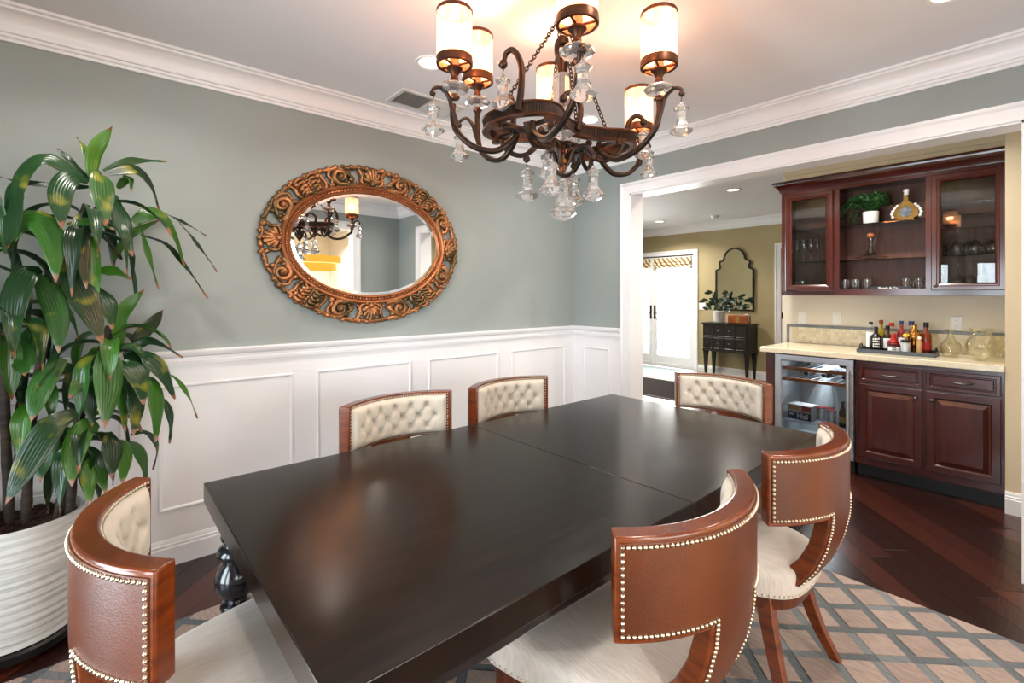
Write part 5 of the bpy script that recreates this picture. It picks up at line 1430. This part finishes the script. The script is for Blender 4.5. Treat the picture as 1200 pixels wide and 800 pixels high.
# plant pot on the top shelf
t = thing('shelf_pot', 'small white pot on the top open shelf of the bar cabinet', 'pot', (4.93, 1.105, SH[1]+.001))
MB().lathe([(.0, 0), (.048, 0), (.053, .006), (.056, .100), (.051, .100), (.048, .085), (.0, .082)], 28).build('pot', M['plastic'], t, smooth=40)
t = thing('trailing_plant', 'trailing green plant in the white pot on the top shelf', 'plant', (4.93, 1.105, SH[1]+.085))
gm = mat('small_leaf_green', (46,92,36), .4, col2=(22,52,22), nscale=6); gd = mat('small_leaf_dark', (30,66,38), .35, col2=(50,92,58), nscale=8)
rg = random.Random(12)
for k in range(58):
    a = rg.uniform(0, 2*pi); sp = rg.uniform(.08, .27); ey = max(sp*cos(a), -.10); ex = rg.uniform(-.07, .05)
    top = rg.uniform(.04, .14); end = rg.uniform(-.09, .09) if abs(ey) > .12 else rg.uniform(.04, .13)
    end = min(end, .16)
    P = spline([(0, 0, 0), (ex*.4, ey*.35, top), (ex*.8, ey*.75, (top+end)/2+.03), (ex, ey, end)], 4)
    st_ = MB(); st_.tube(P, .0018, 5); so_ = st_.build('stem', gm, t, smooth=60)
    mb = MB()
    for i in range(2, len(P)):
        for s in (-1, 1):
            p = P[i]; d = (P[i]-P[i-1]).normalized(); q = rg.uniform(.026, .046)
            sd = Vector((rg.uniform(-.6, .2), -d.z*s+rg.uniform(-.3, .3), rg.uniform(.1, .8)*1.0)); sd = sd.normalized()
            w = d.cross(sd); w = (w.normalized() if w.length > .01 else Vector((1, 0, 0)))*q*.34
            mb.add([p, p+sd*q*.5+w, p+sd*q, p+sd*q*.5-w, p+sd*q*.5+d*.004], [(0, 1, 4), (1, 2, 4), (2, 3, 4), (3, 0, 4)])
    mb.build('foliage', gm if k % 3 else gd, so_)
# ornate gold and white bottle
t = thing('ornate_decanter', 'ornate gold bottle edged with white beads on the top shelf', 'bottle', (4.93, .87, SH[1]+.001))
gp = mat('gilt_ceramic', (132,106,46), .3, .5, col2=(104,82,34), nscale=20)
out = [(.035, 0), (.04, .012), (.075, .028), (.082, .06), (.066, .10), (.04, .135), (.018, .155), (.015, .20), (.018, .205)]
poly = [(q, z) for q, z in out]+[(-q, z) for q, z in out[::-1]]
MB().prism(poly, -.022, .022, lambda u, v, h: (h, u, v)).build('body', gp, t, bevel=.008)
MB().prism([(.042*cos(k*pi/10), .068+.040*sin(k*pi/10)) for k in range(20)], .0225, .027, lambda u, v, h: (-h, u, v)).build('medallion', mat('blue_grey_enamel', (120,130,142), .3, col2=(70,80,92), nscale=30), t, bevel=.002)
for k, (q, z) in enumerate(((.085, .035), (.092, .06), (.086, .083), (.072, .103), (.056, .122))):
    for s in (-1, 1): MB().sphere((0, s*q, z), .0135, 10, 7).build('bead', M['plastic'], t, smooth=80)
MB().lathe([(.0, .205), (.015, .205), (.018, .212), (.013, .22), (.019, .232), (.021, .242), (.015, .252), (.0, .256)], 16).build('stopper', M['plastic'], t, smooth=60)
MB().box(-.024, .024, -.05, .05, 0, .014).build('foot', gp, t, bevel=.003)

# ---- tray and bottles on the counter
ty = thing('serving_tray', 'dark slate-grey rectangular tray holding the bottles', 'tray', (4.80, .905, .951), radians(4))
tm_ = mat('slate_tray', (62,66,72), .35, col2=(50,54,60), nscale=12)
MB().box(-.145, .145, -.235, .235, 0, .008).build('base', tm_, ty, bevel=.002)
for (a, c, d, e) in ((-.15, -.138, -.24, .24), (.138, .15, -.24, .24), (-.138, .138, -.24, -.228), (-.138, .138, .228, .24)):
    MB().box(a, c, d, e, .0, .028).build('rim', tm_, ty, bevel=.002)
for s in (-1, 1):
    MB().tube(spline([(-.05, s*.234, .028), (-.04, s*.234, .05), (.0, s*.234, .056), (.04, s*.234, .05), (.05, s*.234, .028)], 5), .006, 8).build('handle', M['black'], ty, smooth=60)
BZ = .960
G = 'bottles on the bar tray'
def std(r, h, sh, nr, nh): return [(.0, 0), (r*.92, 0), (r, .005), (r, sh), (r*.8, sh+.02), (nr*1.2, h-nh), (nr, h-nh+.008), (nr, h), (.0, h)]
def cap(t, r, z0, z1, m): MB().lathe([(.0, z0), (r, z0), (r*1.03, z0+.002), (r, z1), (.0, z1+.001)], 16).build('cap', m, t, smooth=40)
def marks(t, r, z0, rows, s, n, m, face=pi):
    """rows of small printed blocks, as unreadable as in the photograph"""
    rk = random.Random(rows*31+n); mb = MB()
    for k in range(rows):
        w = s*.62; x = -(n-1)/2*w
        for q in range(n):
            a0, a1 = (x+q*w-w*.36)/r, (x+q*w+w*.36)/r; z1 = z0+k*s*1.1; h = s*rk.uniform(.5, .85)
            vs = []
            for a in (a0, a1):
                for z in (z1, z1+h): vs.append(((r+.0005)*cos(face+a), (r+.0005)*sin(face+a), z))
            vs += [(x_*(r+.0016)/(r+.0005), y_*(r+.0016)/(r+.0005), z_) for x_, y_, z_ in vs]
            mb.add(vs, [(0, 1, 3, 2), (4, 6, 7, 5), (0, 4, 5, 1), (2, 3, 7, 6), (0, 2, 6, 4), (1, 5, 7, 3)])
    mb.build('printed_marks', m, t)
cl = M['clear']; FAC = pi+.25
t = bottle('liquor_bottle', 'clear bottle with tall white label and black cap, left end of the tray', (4.855, 1.088, BZ), std(.031, .215, .155, .012, .035), cl, G); band_on(t, .0312, .02, .145, inkW); cap(t, .0145, .205, .228, M['black']); marks(t, .0324, .04, 5, .016, 2, inkK, FAC)
t = bottle('liquor_bottle', 'matte black bottle with bold white lettering, front left of the tray', (4.77, 1.035, BZ), std(.043, .185, .10, .014, .05), M['black'], G); cap(t, .0145, .18, .195, M['black']); marks(t, .0436, .03, 4, .019, 4, inkW, FAC)
t = bottle('liquor_bottle', 'yellow-green bottle with red-gold cap behind the black bottle', (4.868, 1.022, BZ), std(.030, .225, .15, .012, .06), mat('yellow_glass', (150,130,36), .1, col2=(130,110,28), nscale=8, coat=.5), G); cap(t, .0145, .215, .245, mat('copper_cap', (150,74,40), .35, .6, col2=(120,56,30), nscale=20)); band_on(t, .0302, .03, .10, inkG)
t = bottle('liquor_bottle', 'dark bottle with white oval label beside the red squat bottle', (4.815, .968, BZ), std(.036, .19, .115, .013, .055), gbrown, G); cap(t, .0145, .175, .205, M['black']); band_on(t, .0363, .025, .105, inkW, a0=FAC-.9, a1=FAC+.9); marks(t, .0375, .06, 2, .016, 2, inkK, FAC)
t = bottle('liquor_bottle', 'clear bottle with bright red cap at the back of the tray', (4.888, .957, BZ), std(.030, .205, .14, .012, .04), cl, G); cap(t, .017, .195, .225, inkR); band_on(t, .0303, .05, .13, inkW)
t = bottle('liquor_bottle', 'squat red wax-sealed bottle at the front of the tray', (4.74, .915, BZ), [(.0, 0), (.040, 0), (.043, .006), (.043, .055), (.036, .075), (.018, .10), (.015, .14), (.0, .141)], mat('dark_red_bottle', (70,16,14), .12, col2=(52,12,10), nscale=8, coat=.5), G)
MB().lathe([(.036, .072), (.0385, .07), (.020, .10), (.017, .118), (.0175, .142), (.0, .15)], 18).build('wax_seal', inkR, t, smooth=50); band_on(t, .0433, .012, .046, inkW, a0=FAC-1.0, a1=FAC+1.0); marks(t, .0445, .022, 2, .011, 4, inkK, FAC)
t = bottle('liquor_bottle', 'slim red bottle with blue cap, left of the two blue-capped bottles', (4.885, .893, BZ), std(.030, .225, .145, .012, .05), mat('red_bottle_glass', (130,26,24), .1, col2=(104,18,18), nscale=8, coat=.5), G); cap(t, .0145, .215, .243, inkB); band_on(t, .0302, .04, .11, inkW, a0=FAC-.8, a1=FAC+.8)
t = bottle('liquor_bottle', 'clear bottle with wide blue cap, right of the two blue-capped bottles', (4.878, .829, BZ), std(.032, .215, .14, .014, .05), cl, G); cap(t, .018, .21, .243, inkB); band_on(t, .0322, .03, .12, inkR, a0=FAC-.5, a1=FAC+1.1)
t = thing('cocktail_shaker', 'copper-gold cocktail shaker standing in the bar tray', 'shaker', (4.80, .800, BZ)); cu = mat('polished_copper', (196,138,74), .16, 1.0, col2=(180,122,62), nscale=10)
MB().lathe([(.0, 0), (.033, 0), (.036, .004), (.042, .13), (.042, .135), (.038, .16), (.024, .182), (.0, .182)], 28).build('cup', cu, t, smooth=40)
MB().lathe([(.0, .182), (.020, .182), (.021, .19), (.019, .215), (.012, .222), (.0, .223)], 24).build('lid', cu, t, smooth=40)
t = bottle('liquor_bottle', 'small bottle with yellow ball stopper and silver label at the tray front', (4.705, .835, BZ), std(.029, .125, .085, .013, .02), cl, G); band_on(t, .0292, .01, .085, mat('silver_label', (196,200,206), .35, .4, col2=(180,186,192), nscale=20)); band_on(t, .0293, .088, .104, M['black']); MB().sphere((0, 0, .138), .017, 12, 8).build('stopper', mat('yellow_stopper', (222,186,52), .35, col2=(206,168,40), nscale=12), t, smooth=80)
t = bottle('liquor_bottle', 'amber whisky bottle with tall black cap, right end of the tray', (4.84, .735, BZ), std(.034, .205, .14, .012, .05), mat('amber_glass', (120,48,18), .1, col2=(96,34,12), nscale=8, coat=.5), G); cap(t, .0165, .20, .24, M['black']); band_on(t, .0342, .03, .09, inkR, a0=FAC-.7, a1=FAC+.7)
t = bottle('liquor_bottle', 'narrow tan bottle beside the amber whisky, tray front right', (4.72, .755, BZ), std(.018, .12, .085, .009, .02), mat('tan_bottle', (186,150,104), .3, col2=(170,132,86), nscale=9), G); cap(t, .0105, .115, .135, M['plastic'])
# glass decanter and vases
tag(MB().lathe([(.0, 0), (.034, 0), (.038, .004), (.062, .045), (.066, .07), (.058, .10), (.026, .135), (.016, .165), (.018, .185), (.034, .205), (.033, .206), (.0155, .185), (.0145, .165), (.024, .136), (.056, .10), (.064, .07), (.060, .045), (.036, .008), (.0, .008)], 28).build('glass_decanter', M['clear_y'], loc=(4.80, .59, .951), smooth=60), 'clear long-necked glass decanter right of the bottle tray', 'decanter')
tag(MB().lathe([(.0, 0), (.040, 0), (.046, .006), (.078, .06), (.086, .10), (.078, .14), (.054, .175), (.050, .195), (.066, .225), (.0645, .2255), (.0485, .195), (.0525, .175), (.076, .14), (.084, .10), (.076, .06), (.044, .010), (.0, .010)], 32).build('glass_vase', M['clear_y'], loc=(4.70, .415, .951), smooth=60), 'wide round glass vase with flared rim at the counter end', 'vase')
tag(MB().lathe([(.0, 0), (.030, 0), (.034, .005), (.05, .05), (.055, .085), (.046, .12), (.034, .145), (.040, .17), (.0385, .17), (.0325, .145), (.044, .12), (.053, .085), (.048, .05), (.032, .009), (.0, .009)], 28).build('glass_jug', M['clear_y'], loc=(4.90, .352, .951), smooth=60), 'smaller glass jug tucked behind the wide vase', 'jug')
# ================================================================ far room
fd = MB(); TD = lambda u, v, h: (XF+.03-h, u, v)
fd.rect(TD, 4.50, 6.22, -.02, 2.15, [(0, -.1), (0, .03), (.02, .03), (.02, -.1)], fill=False, wrap=True)
d1 = struct(fd.build('door_1', M['white']), 'white french doors with full glass in the far wall')
for (a, c, hy_) in ((4.525, 5.375, 5.335), (5.38, 6.195, 5.42)):
    lf = MB().rect(TD, a, c, .012, 2.12, [(0, -.01), (0, .03), (.004, .034), (.075, .034), (.085, .020), (.085, -.01)], fill=False, wrap=True)
    lf.box(XF+.0, XF+.04, a+.07, c-.07, .05, .235)
    lo = lf.build('door_leaf', M['white'], d1)
    MB().box(XF+.012, XF+.018, a+.08, c-.08, .23, 2.04).build('pane', M['glass'], lo)
    hb = MB(); hb.box(XF-.012, XF-.003, hy_-.02, hy_+.02, .93, 1.19); hb.tube([(XF-.012, hy_, 1.04), (XF-.05, hy_, 1.04), (XF-.052, hy_-.09 if hy_ < 5.4 else hy_+.06, 1.04)], .008, 8)
    hb.build('door_handle', M['iron'], lo, smooth=40)
casing(lambda u, v, h: (XF-h, u, v), 4.525, 6.195, 2.145, .085, 'white casing round the french doors')
# patterned roman shades
def shade_fabric():
    m = mat('lattice_print_fabric', (196,172,130), .8); N = m.node_tree.nodes; L = m.node_tree.links; p = N['Principled BSDF']
    tc = N.new('ShaderNodeTexCoord'); mp = N.new('ShaderNodeMapping'); mp.inputs['Rotation'].default_value = (radians(45), 0, 0); mp.inputs['Scale'].default_value = (0, 1, 1)
    L.new(tc.outputs['Object'], mp.inputs['Vector'])
    w = N.new('ShaderNodeTexWave'); w.inputs['Scale'].default_value = 4.5; w.bands_direction = 'Y'; w.inputs['Distortion'].default_value = 3.0; w.inputs['Detail'].default_value = 0
    L.new(mp.outputs['Vector'], w.inputs['Vector'])
    r = N.new('ShaderNodeValToRGB'); r.color_ramp.elements[0].position = .35; r.color_ramp.elements[1].position = .5
    r.color_ramp.elements[0].color = (*lin((128,96,60)), 1); r.color_ramp.elements[1].color = (*lin((226,210,176)), 1)
    L.new(w.outputs['Fac'], r.inputs['Fac']); L.new(r.outputs['Color'], p.inputs['Base Color'])
    return m
sfm = shade_fabric()
for (a, c, lb) in ((4.56, 5.34, 'patterned tan roman shade gathered over the right french door'), (5.42, 6.16, 'patterned tan roman shade gathered over the left french door')):
    mb = MB(); pr = [(.004, 2.105), (.03, 2.10), (.036, 2.06), (.05, 2.03), (.034, 2.005), (.056, 1.975), (.036, 1.95), (.05, 1.925), (.03, 1.915), (.02, 1.93), (.02, 2.09), (.004, 2.10)]
    mb.strip(pr, (XF-.004, c), (XF-.004, a), (-1, 0)); tag(mb.build('roman_shade', sfm, smooth=40), lb, 'shade', 'roman shades on the french doors')
# pale mat at the doors
ma = thing('door_mat', 'pale blue mat with dark inset line before the french doors', 'mat', (7.66, 5.05, 0))
MB().box(-.62, .58, -.86, .9, .001, .010).build('mat_edge', mat('mat_white_edge', (170,168,160), .7, col2=(160,158,150), nscale=20), ma, bevel=.003)
MB().box(-.52, .55, -.80, .85, .0102, .0115).build('inset_line', M['black'], ma)
MB().box(-.50, .53, -.78, .83, .0116, .013).build('mat_field', mat('mat_pale_blue', (190,208,214), .75, col2=(176,196,204), nscale=30), ma)

rr = thing('reflection_blocker', 'dark brown matte sheet added to block the french door reflection in the floor', 'rug', (6.42, 3.9, 0))  # made-up matte sheet, keeps the bright doors from reflecting in the floor
MB().box(-.56, .56, -1.2, 1.6, .0005, .009).build('blocker_field', mat('dark_matte_blocker', (34,22,18), .95, col2=(26,16,13), nscale=30, bump=.2, spec=.1), rr, bevel=.003)
MB().box(-.60, -.56, -1.24, 1.64, .0005, .010).build('blocker_edge', mat('plum_grey_blocker_edge', (84,72,78), .8, col2=(74,62,68), nscale=30), rr, bevel=.003)
# console chest on tapered legs
cs = thing('console_chest', 'black-brown console chest with eight small drawers on tapered legs', 'console', (8.08, 3.765, 0))
hw, hd = .38, .175
MB().box(-hd-.02, hd, -hw-.03, hw+.03, .905, .93).build('top', M['consolewood'], cs, bevel=.004)
MB().box(-hd, hd, -hw, hw, .45, .9045).build('body', M['consolewood'], cs, bevel=.003)
MB().box(-hd-.012, hd, -hw-.012, hw+.012, .45, .475).build('base_moulding', M['consolewood'], cs, bevel=.005)
for r in range(2):
    for c in range(4):
        y0 = -hw+.025+c*.1845; z0 = .49+r*.205
        d = MB().rect(lambda u, v, h: (-hd-h, u, v), y0, y0+.176, z0, z0+.192, [(0, 0), (0, .008), (.006, .012), (.012, .012), (.016, .008)]).build('drawer', M['consolewood'], cs)
        knob(d, -hd-.006, y0+.088, z0+.10, .013)
for sx in (-1, 1):
    for sy in (-1, 1):
        x, y = sx*(hd-.035), sy*(hw-.035)
        mb = MB(); mb.rings([[(x-w, y-w, z), (x+w, y-w, z), (x+w, y+w, z), (x-w, y+w, z)] for w, z in ((.014, .001), (.030, .40), (.034, .42), (.034, .45))]); mb.build('leg', M['consolewood'], cs)
# wall mirror with stepped arch
am = thing('arched_mirror', 'stepped-arch black-framed mirror above the console chest', 'mirror', (XF, 3.775, 1.13))
half = [(.328, 0), (.328, .70), (.315, .715), (.285, .72), (.262, .735), (.258, .765), (.272, .80), (.272, .835), (.25, .862), (.205, .872)]
arcp = [(.19*cos(radians(a))+.0, .885+.19*sin(radians(a))) for a in range(5, 90, 10)]
rt_ = half+arcp; full = rt_+[(0, 1.078)]+[(-x, z) for x, z in rt_[::-1]]
def off2(poly, d):
    out = []; n = len(poly)
    for i in range(n):
        a, b, c = Vector(poly[i-1]), Vector(poly[i]), Vector(poly[(i+1) % n])
        t1, t2 = (b-a).normalized(), (c-b).normalized(); nn = Vector((-(t1.y+t2.y), t1.x+t2.x)); k = max(nn.length/2, .5); nn = nn.normalized()
        out.append((b.x+nn.x*d/k, b.y+nn.y*d/k))
    return out
TA = lambda u, v, h: (-h, u, v)
inn = off2(full, .024)
mb = MB(); mb.rings([[TA(*p, .001) for p in full], [TA(*p, .03) for p in full], [TA(*p, .03) for p in inn], [TA(*p, .001) for p in inn]], wrap=True)
mb.build('frame', M['black'], am)
mb = MB(); mb.add([TA(*p, .012) for p in inn], [tuple(range(len(inn)))]); mb.build('mirror_glass', M['mirror'], am)
# pot, plant, box on the console
t = thing('console_pot', 'grey ribbed pot on the console chest below the arched mirror', 'pot', (8.02, 3.92, .931))
pr = [(.0, 0), (.085, 0)]+[(.092+.003*(k % 2), .01+k*.012) for k in range(16)]+[(.085, .2), (.08, .17), (.0, .165)]
MB().lathe(pr, 28).build('pot', mat('grey_stoneware', (186,184,178), .6, col2=(166,164,160), nscale=9), t, smooth=40)
t = thing('console_plant', 'dark broad-leaved plant in the grey console pot', 'plant', (8.02, 3.92, 1.095))
dl_ = mat('dark_broad_leaf', (34,56,40), .35, col2=(48,74,52), nscale=8); rg = random.Random(4)
for (y1, z1) in ((.12, .34), (.22, .20), (.16, .05), (-.10, .28), (-.22, .22), (-.34, .24), (-.42, .14), (.04, .22), (-.16, .10), (.1, .13)):
    P = spline([(0, 0, 0), (-.01, y1*.3, z1*.6), (-.02, y1*.7, z1*.95), (-.03, y1, z1)], 5); st_ = MB(); st_.tube(P, .004, 6); so_ = st_.build('stem', M['trunk'], t, smooth=60)
    for k in range(3):
        p = P[-1-k*4]; a = rg.uniform(-.5, .5)+(0 if y1 > 0 else pi)+k*.9; q = .12; w = .03
        d = Vector((-.25, cos(a), sin(a)*.6+.1)).normalized(); s = Vector((.9, 0, .3)).cross(d).normalized()
        lf = MB(); lf.add([p, p+d*q*.3+s*w, p+d*q*.7+s*w*.8, p+d*q, p+d*q*.7-s*w*.8, p+d*q*.3-s*w, p+d*q*.5-Vector((-.01, 0, 0))], [(0, 1, 6), (1, 2, 6), (2, 3, 6), (3, 4, 6), (4, 5, 6), (5, 0, 6)])
        lf.build('leaf', dl_, so_)
t = thing('wooden_box', 'polished brown box with brass corner on the console chest', 'box', (8.0, 3.58, .931))
MB().box(-.07, .07, -.17, .16, 0, .135).build('case', mat('burl_wood', (150,78,36), .25, col2=(104,48,22), nscale=8, coat=.4), t, bevel=.012)
MB().box(-.073, -.07, -.04, .02, .02, .12).build('clasp_plate', mat('brass_plate', (206,170,112), .3, 1.0, col2=(190,152,96), nscale=20), t)
MB().tube(spline([(-.04, -.10, .13), (-.04, -.15, .155), (-.04, -.178, .13), (-.04, -.178, .04)], 5), .009, 8).build('brass_corner', M['brass'], t, smooth=60)
t = thing('light_switch', 'white light switch plate between french doors and console', 'switch', (XF, 4.357, 1.19))
MB().rect(lambda u, v, h: (-h, u, v), -.06, .06, -.06, .06, [(0, 0), (0, .003), (.004, .006), (.01, .006)]).build('plate', M['plastic'], t)
for y in (-.026, .026): MB().box(-.010, -.005, y-.016, y+.016, -.032, .032).build('rocker', M['plastic'], t, bevel=.002)
# white door at the right of the far wall, seen past the bar
d2 = MB(); d2.box(XF-.02, XF-.001, 2.2, 3.02, .01, 2.13)
d2o = struct(d2.build('door_2', M['white']), 'white panelled door in the far wall past the bar')
for (z0, z1) in ((.15, .95), (1.1, 1.98)):
    MB().rect(lambda u, v, h: (XF-.02-h, u, v), 2.3, 2.92, z0, z1, PM, fill=False).build('panel_moulding', M['white'], d2o, smooth=30)
hg = MB(); hg.box(XF-.03, XF-.019, 2.995, 3.02, 1.02, 1.12); hg.build('hinge', M['iron'], d2o)
casing(lambda u, v, h: (XF-h, u, v), 2.19, 3.04, 2.14, .085, 'white casing round the far white door')

# ---- outdoors beyond the french doors
o = MB(); o.box(XF+.16, 16, 1.0, 12, -.06, -.01)
struct(o.build('patio_ground', mat('pale_patio_stone', (222,214,198), .8, col2=(206,198,182), nscale=3)), 'pale stone patio outside the french doors')
# ---- kitchen drum pendant seen in the mirror
kp = thing('drum_pendant', 'amber tiered drum pendant lamp in the kitchen, seen in the oval mirror', 'pendant lamp', (2.72, -2.0, 0))
am_ = mat('amber_shade', (214,160,60), .6, emit=(236,170,60), estr=.55)
MB().lathe([(.40, 1.92), (.41, 1.92), (.41, 2.03), (.40, 2.03)], 36, cap=False).build('upper_drum', am_, kp, smooth=40)
MB().lathe([(.32, 1.80), (.33, 1.80), (.33, 1.92), (.32, 1.92)], 36, cap=False).build('lower_drum', am_, kp, smooth=40)
MB().lathe([(.0, 1.915), (.40, 1.915), (.40, 1.92), (.0, 1.92)], 36).build('diffuser', mat('cream_diffuser', (240,222,180), .6, emit=(250,220,160), estr=1.0), kp)
MB().tube([(0, 0, 1.91), (0, 0, HC)], .006, 8).build('cord', M['black'], kp)
MB().lathe([(.0, HC-.03), (.06, HC-.025), (.065, HC)], 20).build('canopy', M['iron_hi'], kp, smooth=40)
for (x, y, lb) in ((0.3, -2.2, 'unseen recessed ceiling light added to brighten the kitchen, left one'), (3.2, -3.0, 'unseen recessed ceiling light added to brighten the kitchen, right one')):  # lamps added to brighten the kitchen wall reflected in the oval mirror
    downlight(x, y, lb, 'added kitchen fill lights', 60)
